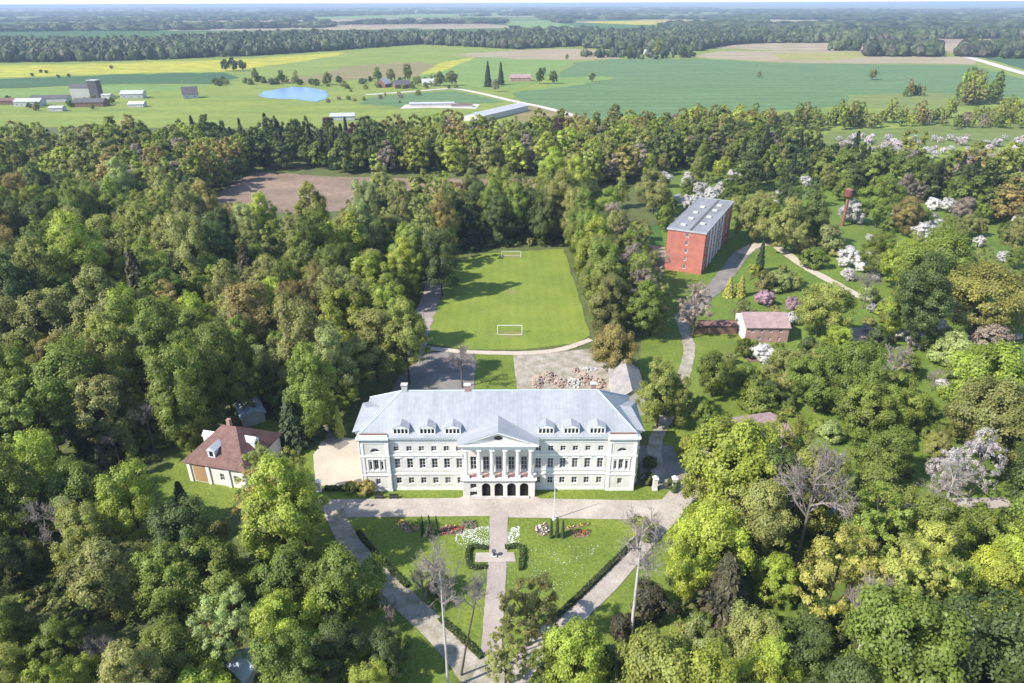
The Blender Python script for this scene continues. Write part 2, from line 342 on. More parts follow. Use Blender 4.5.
# park floor, lawns and yards
sheet('forest_floor', [(-300,780),(-700,260),(-500,118),(100,121),(600,126),(640,140),(760,190),(640,230),(680,330),(700,440),(720,520),(700,683),(690,780)], M['floor'], .05)
sheet('meadow', [(640,330),(668,260),(640,150),(760,128),(1024,160),(1400,170),(1600,400),(1500,800),(600,800),(600,683),(640,640),(700,500)], M['meadow'], .06)
sheet('lawn', soft([(318,486),(690,486),(720,560),(650,700),(560,760),(380,760),(300,620),(310,520)], 6, .5), M['grass'], .10)
sheet('lawn', soft([(165,515),(150,480),(190,440),(270,420),(330,430),(325,470),(240,500),(215,525)], 6, .5), M['grass'], .10)
sheet('lawn', soft([(640,430),(640,330),(672,322),(770,322),(830,420),(690,470)], 6, .5), M['grass'], .10)
sheet('lawn', soft([(475,392),(475,352),(520,354),(520,392)], 6, .5), M['grass'], .11)
worn = surf('worn_turf', (.22, .2, .07), (.17, .19, .05), .5, fine=(2, .15))
for q, rx, ry in (((510, 334.5), 4.5, 2.2), ((511, 256.2), 4.0, 2.4), ((511, 292), 2.2, 1.8)):
    c_ = at(*q); sheet('worn_grass', [(c_[0] + rx * math.cos(a) * random.uniform(.7, 1.15), c_[1] + ry * math.sin(a) * random.uniform(.7, 1.15)) for a in np.linspace(0, 6.2, 26)], worn, .15, False)
sheet('football_pitch_grass', soft([(447,267),(480,254),(564,249),(575,285),(590,336),(574,344),(520,350),(470,350),(428,344),(432,318)], 10, .22), wave_mult(M['pitch'], .10, .07, 'X'), .13)
NO_TREE.append([at(*p) for p in [(440,268),(475,252),(566,246),(597,338),(600,400),(650,410),(660,490),(690,500),(640,640),(560,800),(380,800),(318,560),(318,480),(300,440),(385,360),(412,330),(430,270)]])
def noisy_poly(pts, amp, n=6):
    out = []
    for i in range(len(pts)):
        a, b = np.array(pts[i]), np.array(pts[(i+1) % len(pts)])
        for k in range(n): out.append(tuple(a + (b - a) * k / n + RNG.normal(0, amp, 2) * (1 if k else .5)))
    return out
sheet('forecourt', [(318,500),(460,498.5),(462,497),(536,497),(540,499),(640,501),(662,500),(672,488),(690,480),(696,490),(676,525),(655,520.5),(508,518),(490,516.5),(345,518),(326,516)], M['gravel'], .16)
ribbon('drive', [(334,512),(350,544),(372,568),(409,605),(445,640),(480,684),(500,720)], (3.6, 4.6), M['gravel2'], .19, .06)
ribbon('drive', [(668,516),(640,545),(610,580),(556,631),(523,668),(500,705)], (4.0, 4.0), M['gravel'], .20, .04)
ribbon('path', [(499,512),(498,550),(495,600),(492,640),(488,700)], (3.4, 3.0), surf('red_gravel', (.38, .32, .285), (.29, .24, .215), .12, fine=(2.2, .12)), .21, .05)
sheet('path', [(470,683),(481,660),(490,650),(501,662),(516,684),(525,720),(455,720)], M['gravel2'], .22)
sheet('path', [(475,563),(476,553.5),(514,553),(516,562.5)], M['gravel'], .23)
sheet('yard', noisy_poly([(313,455),(322,442),(345,438),(366,440),(372,488),(316,486)], .4), M['sand'], .15)
ribbon('path', [(345,447),(326,437),(318,425),(300,405)], 3.0, M['asphalt'], .16, .1)
sheet('yard', [(638,446),(672,446),(688,480),(640,480)], M['asphalt'], .15)
sheet('yard', noisy_poly([(388,400),(404,368),(430,352),(470,352),(476,362),(474,392),(440,396)], .4), M['asphalt'], .15)
sheet('yard', noisy_poly([(513,355),(545,353),(592,349),(612,362),(612,398),(518,394)], .4), M['gravel2'], .15)
ribbon('path', [(446,262),(437,282),(428,305),(420,330),(416,350),(400,372)], (7, 5), surf('pinkish_gravel', (.36, .29, .27), (.25, .2, .185), .12, fine=(1.5, .12)), .17, .12)
ribbon('path', [(430,349),(470,352.5),(520,353.5),(560,350),(591,340)], 2.2, M['sand'], .19, .1)
ribbon('path', [(662,490),(655,445),(676,400),(684,375),(689,350),(683,325),(680,315)], (3.0, 3.4), M['gravel2'], .18, .1)
ribbon('road', [(683,322),(700,300),(714,289),(728,272),(742,254),(754,246)], 6, M['asphalt'], .17, .05)
ribbon('path', [(742,254),(755,246),(772,245),(785,253),(808,269),(832,282),(860,297),(884,305),(908,309),(970,313),(1060,322)], (4.5, 3.0), M['sand'], .18, .1)
ribbon('path', [(676,506),(705,486),(740,490),(780,505),(850,508),(960,504),(1010,503)], 3.2, M['gravel'], .17, .08)
ribbon('path', [(690,480),(700,465),(720,440),(760,436)], 3.5, M['gravel'], .17, .1)
sheet('garden_plot', noisy_poly([(838,336),(850,328),(884,328),(884,342),(842,343)], .4), surf('garden_soil', (.28, .22, .22), (.2, .15, .13), .3, stretch=(1, 4, 1)), .14)
sheet('garden_plot', noisy_poly([(742,348),(790,350),(782,362),(748,362)], .4), surf('garden_soil_dark', (.2, .14, .115), (.13, .09, .07), .3), .14)

# ------------------------------------------------------------------ haze: one box of even air
hz = MB().box(-33000, 33000, -3300, 33000, -1.0, 96).build('haze', None)
hm = bpy.data.materials.new('air'); hm.use_nodes = True
hn = hm.node_tree.nodes; hn.remove(hn['Principled BSDF'])
pv = hn.new('ShaderNodeVolumePrincipled'); pv.inputs['Color'].default_value = (.50, .62, .80, 1); pv.inputs['Density'].default_value = 1.15e-4
pv.inputs['Anisotropy'].default_value = 0.0
hm.node_tree.links.new(pv.outputs[0], hn['Material Output'].inputs['Volume'])
hz.data.materials.append(hm); tag(hz, 'pale blue haze over the far countryside', kind='stuff')

# ------------------------------------------------------------------ walls with real openings
def wall_mesh(mb, x0, x1, z0, z1, y, holes, depth=.3, arches=()):
    """a wall in the plane y facing -y with rectangular openings (hx0, hx1, hz0, hz1) and their reveals; arches: openings whose head is round"""
    xs = sorted({x0, x1, *[h[0] for h in holes], *[h[1] for h in holes]}); zs = sorted({z0, z1, *[h[2] for h in holes], *[h[3] for h in holes]})
    for i in range(len(xs) - 1):
        for k in range(len(zs) - 1):
            cx, cz = (xs[i] + xs[i+1]) / 2, (zs[k] + zs[k+1]) / 2
            if any(h[0] < cx < h[1] and h[2] < cz < h[3] for h in holes): continue
            mb.poly([(xs[i], y, zs[k]), (xs[i+1], y, zs[k]), (xs[i+1], y, zs[k+1]), (xs[i], y, zs[k+1])])
    for a, b, c, d in holes:
        mb.poly([(a, y, c), (a, y + depth, c), (a, y + depth, d), (a, y, d)]); mb.poly([(b, y + depth, c), (b, y, c), (b, y, d), (b, y + depth, d)])
        mb.poly([(a, y, d), (a, y + depth, d), (b, y + depth, d), (b, y, d)]); mb.poly([(a, y + depth, c), (a, y, c), (b, y, c), (b, y + depth, c)])
    for a, b, c, d in arches:
        r = (b - a) / 2; cx = (a + b) / 2; zc = d - r; n = 8
        for s in (-1, 1):
            for i in range(n):
                t0, t1 = math.pi/2 * i/n, math.pi/2 * (i+1)/n
                p0 = (cx + s * r * math.cos(t0), zc + r * math.sin(t0)); p1 = (cx + s * r * math.cos(t1), zc + r * math.sin(t1))
                mb.poly([(p0[0], y + .004, p0[1]), (p1[0], y + .004, p1[1]), (p1[0], y + .004, d), (p0[0], y + .004, d)])
                mb.poly([(p0[0], y + .004, p0[1]), (p1[0], y + .004, p1[1]), (p1[0], y + depth, p1[1]), (p0[0], y + depth, p0[1])])
def window_proto(w, h, bars=(1, 1), fw=.09):
    """a window of size w x h: frame with bars, its pane a sub-part; origin at the bottom middle, plane y = 0"""
    f = MB(); t = .06
    f.box(-w/2, -w/2 + fw, 0, t, 0, h); f.box(w/2 - fw, w/2, 0, t, 0, h); f.box(-w/2 + fw, w/2 - fw, 0, t, 0, fw); f.box(-w/2 + fw, w/2 - fw, 0, t, h - fw, h)
    for i in range(bars[0]):
        x = -w/2 + w * (i + 1) / (bars[0] + 1); f.box(x - .035, x + .035, .005, t - .005, fw, h - fw)
    for i in range(bars[1]):
        z = h * (i + 1) / (bars[1] + 1); f.box(-w/2 + fw, w/2 - fw, .01, t - .01, z - .03, z + .03)
    fm = f.mesh('window', M['frame'])
    pm = MB().box(-w/2 + .02, w/2 - .02, .03, .045, .02, h - .02).mesh('pane', M['glass'])
    return fm, pm
def put_window(proto, parent, loc, rz=0, name='window'):
    o = bpy.data.objects.new(name, proto[0]); COL.objects.link(o); o.parent = parent; o.location = loc; o.rotation_euler = (0, 0, rz)
    p = bpy.data.objects.new('pane', proto[1]); COL.objects.link(p); p.parent = o
    q = random.random()
    if q < .45: p.material_slots[0].link = 'OBJECT'; p.material_slots[0].material = M['curtain' if q < .18 else 'dusk_glass']
    return o

# ------------------------------------------------------------------ the palace
def palace():
    P = thing('palace', (-2.7, 110.15, 0), 'long white three-storey palace with pale blue sheet metal roof and columned portico', 'palace')
    HW, D, ZE = 27.0, 14.2, 13.0
    cols = [s * x for x in (7.78, 10.2, 12.63, 15.05, 17.5, 20.0) for s in (-1, 1)]
    rows = ((1.65, 3.2, 1.12), (5.4, 7.75, 1.2), (9.5, 10.7, 1.1))
    wm = MB(); holes = [(x - w/2, x + w/2, a, b) for x in cols for a, b, w in rows]
    pc = (-5.0, -2.5, 0, 2.5, 5.0)
    holes += [(x - .62, x + .62, 5.0, 8.2) for x in pc]
    wall_mesh(wm, -21.3, 21.3, 0, ZE, 0, holes)
    ends = []
    for s in (-1, 1):
        c = s * 24.1
        h = [(c - .5, c + .5, 1.7, 3.15), (c - .45, c + .45, 5.4, 7.8), (c - 1.35, c - .85, 5.4, 7.4), (c + .85, c + 1.35, 5.4, 7.4), (c - .95, c + .95, 9.5, 10.5)]
        ends += h; wall_mesh(wm, min(s*21.3, s*HW), max(s*21.3, s*HW), 0, ZE, -.4, h, .5, arches=[h[4]])
        wm.poly([(s*21.3, -.4, 0), (s*21.3, 0, 0), (s*21.3, 0, ZE), (s*21.3, -.4, ZE)])
        # side walls with a risalit each
        wm.poly([(s*HW, -.4, 0), (s*HW, D, 0), (s*HW, D, ZE), (s*HW, -.4, ZE)])
        x0, x1 = sorted((s*HW, s*(HW + .9))); wm.box(x0, x1, 2.0, 12.0, 0, ZE - .02)
    wm.poly([(-HW, D, 0), (HW, D, 0), (HW, D, ZE), (-HW, D, ZE)])
    wm.build('wall', M['plaster'], P)
    for a, b, c, d in holes:
        pr = WIN.setdefault((round(b-a, 2), round(d-c, 2)), window_proto(b - a, d - c, (1, 2 if d - c > 1.8 else 1)))
        put_window(pr, P, ((a+b)/2, .2, c))
    for a, b, c, d in ends:
        pr = WIN.setdefault((round(b-a, 2), round(d-c, 2)), window_proto(b - a, d - c, (1 if b - a > .6 else 0, 1)))
        put_window(pr, P, ((a+b)/2, -.1, c))
    # mouldings: plinth, string courses, cornice, window surrounds
    for s in (-1, 1):
        t = MB(); a, b = sorted((s*7.15, s*21.3)); e0, e1 = sorted((s*21.3, s*HW))
        for z0, z1, p in ((0, .7, .08), (3.95, 4.25, .14), (4.9, 5.1, .08), (8.45, 8.85, .16), (11.6, 11.75, .08), (12.35, 12.7, .25), (12.7, 13.0, .5)):
            t.box(a, b, -p, .0, z0, z1); t.box(e0 - (p if s < 0 else 0), e1 + (p if s > 0 else 0), -.4 - p, -.4, z0, z1)
            xs = s * HW
            t.box(*sorted((xs, xs + s * p)), -.398, 2.0, z0, z1); t.box(*sorted((xs + s * .9, xs + s * (.9 + p))), 2.0, 12, z0, z1)
        for x in (s*21.7, s*26.6):
            t.box(x - .3, x + .3, -.5, -.402, .7, 11.6)
        # attic block over the end bay
        t.box(e0 + .1, e1 - .1, -.5, .1, 13.0, 13.6)
        c = s * 24.1
        for x in (c - 1.6, c - .65, c + .65, c + 1.6): t.box(x - .08, x + .08, -.52, -.402, 5.2, 7.9)
        t.box(c - 1.85, c + 1.85, -.54, -.402, 7.9, 8.1); t.box(c - 1.85, c + 1.85, -.52, -.402, 5.1, 5.22)
        for x in [c_ for c_ in cols if c_ * s > 0]:
          t.box(x - .8, x + .8, -.1, -.002, 7.9, 8.08); t.box(x - .72, x + .72, -.09, -.002, 5.2, 5.38)
          t.box(x - .6, x + .6, -.07, -.002, 9.36, 9.46); t.box(x - .6, x + .6, -.06, -.002, 1.5, 1.62)
        t.build('cornice', M['trim'], P)
        e0, e1 = sorted((s*21.5, s*26.8)); MB().box(e0, e1, -.44, .06, 13.6, 13.72).build('attic_capping', M['wood'], P)
    for x in (-21.25, 21.25, -26.95, 26.95):
        y = -.08 if abs(x) < 25 else -.48
        dp = MB(); dp.tube((x + (.0 if abs(x) > 25 else -.12 * (x > 0) + .12 * (x < 0)), y, .2), (x, y, 12.3), .07, k=6)
        dp.build('drainpipe', M['pale_grey'], P)
    # hipped roof, ridge along the front
    E = [(-27.5, -.6, 13.02), (27.5, -.6, 13.02), (27.5, 14.8, 13.02), (-27.5, 14.8, 13.02)]
    Rg = [(-19.2, 7.1, 19.1), (19.8, 7.1, 19.1)]
    fr = MB(); fr.poly([E[0], E[1], Rg[1], Rg[0]]); fr.poly([E[2], E[3], Rg[0], Rg[1]]); fr.poly([E[0], E[3], E[2], E[1]])
    fr.build('roof', M['roof'], P)
    for s in (-1, 1):
        q = (1, 2, 1) if s > 0 else (3, 0, 0)
        sd = MB(); sd.poly([E[q[0]], E[q[1]], Rg[q[2]]]); a, b_ = s * 28.6, s * 25.4
        top = (s * 24.2, 6.9, 15.6); sd.poly([(a, 1.4, 13.05), (b_ - s * .6, 1.4, 13.9), top, (s*26.6, 6.9, 15.3)]); sd.poly([(a, 12.4, 13.05), (b_ - s * .6, 12.4, 13.9), top, (s*26.6, 6.9, 15.3)])
        sd.poly([(a, 1.4, 13.05), (a, 12.4, 13.05), (s*26.6, 6.9, 15.3)])
        sd.build('hip_roof', M['roof_x'], P)
        for i in ((1, 2) if s > 0 else (0, 3)): MB().tube(E[i], Rg[1 if s > 0 else 0], .12, k=6).build('ridge_capping', M['pale_blue'], P)
    MB().tube(Rg[0], Rg[1], .14, k=6).build('ridge_capping', M['pale_blue'], P)
    for x, y, z1, m in ((-18.7, 7.3, 20.3, 'concrete'), (-6.2, 7.3, 20.2, 'brick_pink'), (18.9, 8.0, 20.0, 'brick_pink')):
        c = MB().box(x - .55, x + .55, y - .45, y + .45, 17.6, z1).build('chimney', M[m], P)
        MB().box(x - .68, x + .68, y - .58, y + .58, z1, z1 + .18).build('chimney_cap', M['concrete'], c)
    # dormers
    for x in (-18.8, -13.7, -8.8, 9.2, 14.1, 19.1):
        d = MB()
        hs = [(x + i*.72 - .26 - 1.08, x + i*.72 + .26 - 1.08, 13.6, 14.65) for i in range(4)]
        wall_mesh(d, x - 1.55, x + 1.55, 13.2, 14.85, .0, hs, .2)
        for s in (-1, 1): d.poly([(x + s*1.55, 0, 13.2), (x + s*1.55, 2.3, 13.2), (x + s*1.55, 2.0, 14.85), (x + s*1.55, 0, 14.85)])
        d.prism([(x - 1.6, 14.85), (x + 1.6, 14.85), (x, 15.4)], -.08, .2)
        o = d.build('dormer', M['trim'], P)
        rr = MB()
        for s in (-1, 1): rr.poly([(x + s*1.7, -.12, 14.88), (x, -.12, 15.5), (x, 2.7, 15.5), (x + s*1.7, 1.9, 14.88)])
        rr.build('dormer_roof', M['roof'], o)
        for a, b_, c, e in hs:
            pr = WIN.setdefault((round(b_-a, 2), round(e-c, 2)), window_proto(b_ - a, e - c, (0, 1), .05))
            w = bpy.data.objects.new('window', pr[1]); COL.objects.link(w); w.parent = o; w.location = ((a+b_)/2, .1, c)
    # portico: arcade, balcony, columns, entablature, pediment
    pw = MB(); YF = -2.35
    ar = [(x - .85, x + .85, .05, 3.5) for x in (-2.5, 0, 2.5, 5.0)]; sw = [(-5.6, -4.4, 2.2, 3.4), (-5.7, -4.3, .4, 1.5)]
    wall_mesh(pw, -7.1, 7.1, 0, 4.3, YF, ar + sw, .45, arches=ar)
    for s in (-1, 1): pw.poly([(s*7.1, YF, 0), (s*7.1, 0, 0), (s*7.1, 0, 4.3), (s*7.1, YF, 4.3)])
    po = pw.build('portico', M['plaster'], P)
    for a, b_, c, e in ar:
        dd = MB().box(a, b_, YF + .44, YF + .5, c, e).build('arched_door', M['door'], po)
    for a, b_, c, e in sw: MB().box(a, b_, YF + .4, YF + .44, c, e).build('basement_window', M['glass'], po)
    sl = MB().box(-7.4, 7.4, YF - .35, -.0, 4.3, 4.65).build('balcony', M['trim'], po)
    for x in (-6.25, -3.75, -1.25, 1.25, 3.75, 6.25):
        c = MB().box(x - .52, x + .52, YF - .1, YF + .94, 4.65, 5.1).box(x - .46, x + .46, YF - .04, YF + .88, 5.1, 5.3)
        c.tube((x, YF + .42, 5.3), (x, YF + .42, 10.9), .40, .34, k=16); c.tube((x, YF + .42, 10.9), (x, YF + .42, 11.1), .36, .46, k=16); c.box(x - .5, x + .5, YF - .08, YF + .92, 11.1, 11.4)
        c.build('column', M['trim'], po)
    for x0 in (-6.25, -3.75, -1.25, 1.25, 3.75):
        rl = MB(); rl.box(x0 + .55, x0 + 1.95, YF + .35, YF + .43, 5.75, 5.85); rl.box(x0 + .55, x0 + 1.95, YF + .35, YF + .43, 4.7, 4.8)
        for k in range(10): rl.box(x0 + .6 + k*.14, x0 + .68 + k*.14, YF + .37, YF + .41, 4.8, 5.75)
        rl.build('balcony_railing', M['iron'], po)
    en = MB().box(-7.1, 7.1, YF, -.002, 11.4, 12.2).box(-7.3, 7.3, YF - .15, -.002, 12.2, 12.5).box(-7.75, 7.75, YF - .55, -.002, 12.5, 12.85); en.build('entablature', M['trim'], po)
    ap = 15.75
    pd = MB().prism([(-7.0, 12.85), (7.0, 12.85), (0, ap - .35)], YF + .05, YF + .4); pd.build('tympanum', M['plaster'], po)
    rk = MB()
    for s in (-1, 1): rk.prism([(s*7.75, 12.86), (s*7.1, 12.86), (0, ap - .3), (0, ap)], YF - .5, YF + .05)
    rk.build('raking_cornice', M['trim'], po)
    ov = MB(); ov.prism([(.8 * math.cos(t), 14.15 + .45 * math.sin(t)) for t in np.linspace(0, 2*math.pi, 20, endpoint=False)], YF, YF + .06); ov.build('oval_window', M['glass'], po)
    gr = MB()
    for s in (-1, 1): gr.poly([(s*7.85, YF - .55, 12.9), (0, YF - .55, ap + .08), (0, 3.3, ap + .08), (s*7.85, -.4, 12.95)])
    gr.build('portico_roof', M['roof_x'], po)
    st = MB(); 
    for i in range(3): st.box(-6.0 + 0, 6.0, YF - .35*(3 - i), YF - .02 if i == 2 else YF - .35*(2 - i) - .0, 0, .14*(i + 1))
    st.build('steps', M['concrete'], po)
    tag(po, 'white columned portico with pediment and arched doors')
WIN = {}
palace()

# ------------------------------------------------------------------ other buildings
def gable_house(name, loc, rz, lx, ly, ze, zr, wall, roof, label, cat, group=None, wins=(), hip=0.0, over=.4, gable_white=False, chimney=None, ridge='x'):
    """walls lx x ly, ridge along local x (hip: how far the ridge stops short of the ends); wins: (side, x, z, w, h)"""
    h = thing(name, loc, label, cat, group, rz); w = MB()
    fr = [(x - ww/2, x + ww/2, z, z + hh) for s, x, z, ww, hh in wins if s == 'f']
    wall_mesh(w, -lx/2, lx/2, 0, ze, -ly/2, fr, .2)
    w.poly([(-lx/2, ly/2, 0), (lx/2, ly/2, 0), (lx/2, ly/2, ze), (-lx/2, ly/2, ze)])
    for s in (-1, 1):
        top = [] if hip else [(s*lx/2, 0, zr - .05)]
        w.poly([(s*lx/2, -ly/2, 0), (s*lx/2, ly/2, 0), (s*lx/2, ly/2, ze)] + top + [(s*lx/2, -ly/2, ze)])
    w.build('wall', wall, h)
    r = MB(); o = over; zz = ze - o * (zr - ze) / (ly/2) * .8
    a, b = -lx/2 - o, lx/2 + o; y0, y1 = -ly/2 - o, ly/2 + o; ra, rb = a + hip, b - hip
    for dz in (0, .12):
        r.poly([(a, y0, zz + dz), (b, y0, zz + dz), (rb, 0, zr + dz), (ra, 0, zr + dz)]); r.poly([(b, y1, zz + dz), (a, y1, zz + dz), (ra, 0, zr + dz), (rb, 0, zr + dz)])
        if hip: r.poly([(a, y1, zz + dz), (a, y0, zz + dz), (ra, 0, zr + dz)]); r.poly([(b, y0, zz + dz), (b, y1, zz + dz), (rb, 0, zr + dz)])
    for q in ([(a, y0), (b, y0)], [(b, y1), (a, y1)]): r.poly([(*q[0], zz), (*q[1], zz), (*q[1], zz + .12), (*q[0], zz + .12)])
    if not hip:
        for x in (a, b):
            for y in (y0, y1): r.poly([(x, y, zz), (x, 0, zr), (x, 0, zr + .12), (x, y, zz + .12)])
    rf = r.build('roof', roof, h)
    if gable_white:
        for s in (-1, 1): MB().poly([(s*(lx/2 + .03), -ly/2, 0), (s*(lx/2 + .03), ly/2, 0), (s*(lx/2 + .03), ly/2, ze - .1), (s*(lx/2 + .03), 0, zr - .25), (s*(lx/2 + .03), -ly/2, ze - .1)]).build('gable_wall', M['plaster'], h)
    if chimney:
        for cx, cy in chimney:
            zc = zr - abs(cy) / (ly/2) * (zr - ze)
            MB().box(cx - .4, cx + .4, cy - .4, cy + .4, zc - .5, zr + 1.0).build('chimney', M['brick_pink'], rf)
    for s, x, z, ww, hh in wins:
        pr = WIN.setdefault((round(ww, 2), round(hh, 2)), window_proto(ww, hh, (1, 1)))
        if s == 'f': put_window(pr, h, (x, -ly/2 + .12, z))
        if s == 'l': put_window(pr, h, (-lx/2 - .05, x, z), R(-90))
        if s == 'r': put_window(pr, h, (lx/2 + .05, x, z), R(90))
    return h

# red five-storey block
def red_block():
    ax = np.array([.46, .888]); sx = np.array([.888, -.46]); L, Wd, Hh = 47.5, 13.5, 15.3
    nr = np.array([68.1, 231.0]); o0 = nr - sx * Wd     # near left corner
    rz = math.atan2(sx[1], sx[0])
    B = thing('apartment_block', (*o0, 0), 'red brick five-storey apartment block with flat grey roof and white balcony bands', 'apartment block', rz=rz)
    # local x across the near gable (0..Wd), local y along the block (0..L)
    w = MB(); hs = [(Wd/2 - .2, Wd/2 + .9, 1.4 + i*2.95, 2.9 + i*2.95) for i in range(5)]
    wall_mesh(w, 0, Wd, 0, Hh, 0, hs, .2)
    w.poly([(0, 0, 0), (0, L, 0), (0, L, Hh), (0, 0, Hh)]); w.poly([(Wd, 0, 0), (Wd, L, 0), (Wd, L, Hh), (Wd, 0, Hh)]); w.poly([(0, L, 0), (Wd, L, 0), (Wd, L, Hh), (0, L, Hh)])
    w.build('wall', M['brick_red'], B)
    pr = window_proto(1.1, 1.5, (1, 0), .14)
    for a, b, c, d in hs: put_window(pr, B, ((a+b)/2, .12, c))
    r = MB().box(-.25, Wd + .25, -.25, L + .25, Hh + .003, Hh + .35).build('roof', M['roof_felt'], B)
    MB().box(-.35, Wd + .35, -.35, -.25, Hh - .1, Hh + .5).box(-.35, Wd + .35, L + .25, L + .35, Hh - .1, Hh + .5).box(-.35, -.25, -.25, L + .25, Hh - .1, Hh + .5).box(Wd + .25, Wd + .35, -.25, L + .25, Hh - .1, Hh + .5).build('parapet', M['pale_grey'], B)
    MB().box(Wd*.55, Wd*.62, .5, L - .5, Hh + .35, Hh + .42).build('roof_seam', M['dark_roof'], r)
    for x, y in ((4, 6), (4.5, 15), (4, 24), (4.5, 33), (10, 10), (10, 20), (10, 30), (10, 38)):
        MB().box(x - .9, x + .9, y - .7, y + .7, Hh + .35, Hh + .9).build('roof_vent', M['concrete'], r)
    # side: recessed white balconies and windows in six bays between red ends
    pw = window_proto(1.5, 1.5, (1, 0), .1); pb = window_proto(1.9, 1.5, (1, 0), .1)
    for k in range(5):
        MB().box(Wd + .01, Wd + .14, 8 + k*5.4, 8 + k*5.4 + 1.4, .4, Hh - .4).build('white_panel', M['trim'], B)
        for i in range(5):
            put_window(pb, B, (Wd + .1, 8 + k*5.4 + 3.8, 1.3 + i*2.95), R(90))
            if i and k == 2: MB().box(Wd + .05, Wd + 1.0, 8 + k*5.4 + 2.5, 8 + k*5.4 + 5.0, .1 + i*2.95, 1.05 + i*2.95).build('balcony', M['concrete'], B)
    for y in (3.5, 40.5):
        for i in range(5): put_window(pw, B, (Wd + .05, y, 1.3 + i*2.95), R(90))
    for y in np.linspace(4, 43, 10):
        for i in range(5): put_window(pw, B, (-.05, y, 1.3 + i*2.95), R(-90))
red_block()
gable_house('brick_house', (73.2, 181.5, 0), R(-1), 12.2, 10.6, 4.9, 7.3, M['brick_pink'], M['tile_pink'], 'two-storey pink brick house with pinkish sheet roof and white gable', 'house',
            wins=[('f', x, 3.3, .9, .9) for x in (-4.2, -1.6, 1.0, 3.8)] + [('f', x, .8, .8, 1.0) for x in (-2.0, 1.0, 3.6)] + [('l', x, 1.2, .9, 1.1) for x in (-2.4, 2.4)], gable_white=True)
gable_house('barn', (28.3, 145.5, 0), R(90 - 2), 15.5, 7.2, 4.0, 7.0, M['concrete'], M['slate'], 'grey gabled barn behind the palace corner by the brick rubble', 'barn', wins=[('l', 0, 1.0, 1.0, 1.2)])
lh = gable_house('lodge', (-58.3, 118.3, 0), R(-14), 13.2, 13.0, 5.2, 10.2, M['plaster'], M['tile_brown'], 'lodge with brown hipped tile roof, white pilasters and ochre wall panel', 'house', hip=5.6, over=.6,
            wins=[('f', x, 1.4, 1.0, 1.7) for x in (1.2, 4.4)], chimney=[(-.6, .9)])
MB().box(-5.3, -2.3, -6.62, -6.53, .4, 4.6).build('wall_panel', M['orange'], lh)
for x in (-6.2, -1.8, 2.8, 6.2): MB().box(x - .35, x + .35, -6.75, -6.505, 0, 5.0).build('pilaster', M['trim'], lh)
for x, y, rz in ((-1.0, -4.6, 0), (-4.9, -.5, R(-90)), (4.9, -.2, R(90))):
    d = MB().box(-.8, .8, -1.0, 1.6, 6.0, 7.7).prism([(-1.0, 7.7), (1.0, 7.7), (0, 8.6)], -1.15, 2.0).build('dormer', M['white'], lh, loc=(x, y, 0)); d.rotation_euler = (0, 0, rz)
    MB().box(-.4, .4, -1.04, -1.003, 6.4, 7.5).build('window', M['glass'], d)
gable_house('cottage', (53.2, 126.0, 0), R(14), 13.0, 9.0, 4.2, 5.6, surf('cream_wall', (.6, .5, .4), None, .5), M['tile_pink'], 'low cottage with pinkish roof, largely hidden behind the big yellow-green tree', 'house', wins=[('f', x, 1.2, 1.0, 1.3) for x in (-4, 0, 4)])
gable_house('shed', (*at(252, 418), 0), R(-60), 7, 5, 2.8, 4.2, M['concrete'], M['pale_blue'], 'small pale grey roofed shed behind the brown-roofed lodge', 'shed')
gable_house('shed', (*at(250, 676), 0), R(-40), 4.0, 3.2, 2.4, 3.6, M['concrete'], M['pale_blue'], 'tiny pale blue roofed shed among trees at the bottom of the photo', 'shed')
gable_house('garden_shed', (*at(921, 340), 0), R(10), 5.0, 4.2, 2.4, 4.2, M['brick_pink'], M['pale_blue'], 'garden shed with pale blue roof beside white blossoming trees', 'shed')
gable_house('cottage', (*at(1021, 400), 0), R(5), 9, 7, 3.0, 5.8, M['plaster'], M['dark_roof'], 'small cottage with dark bluish roof at the right edge behind ochre tree', 'house')
gable_house('cottage', (*at(1024, 320), 0), R(15), 8, 7, 3.2, 6.0, M['plaster'], M['pale_blue'], 'small house with pale blue roof by the meadow path at the right edge', 'house')
# low brown fence and sheds beside the brick house
def fence(p0, p1, h, label, mat, name='fence'):
    a, b = np.array(at(*p0)), np.array(at(*p1)); L = np.linalg.norm(b - a)
    f = thing(name, (*a, 0), label, 'fence', rz=math.atan2(*(b - a)[::-1])); n = max(2, int(L / 2.5))
    for i in range(n + 1): MB().box(i*L/n - .07, i*L/n + .07, -.07, .07, 0, h + .15).build('post', mat, f)
    pn = MB()
    k = int(L / .22)
    for i in range(k): pn.box(i*L/k, i*L/k + .17, -.1, -.075, .08, h + random.uniform(-.05, .05))
    pn.build('plank_panel', mat, f); return f
fence((694, 335), (736, 334), 2.2, 'tall brown plank fence left of the pink brick house', M['wood'])
g = gable_house('shed', (*at(716, 330), 0), R(0), 10.5, 3.6, 2.3, 3.0, M['wood'], M['tile_brown'], 'long low brown shed behind the plank fence by the brick house', 'shed')

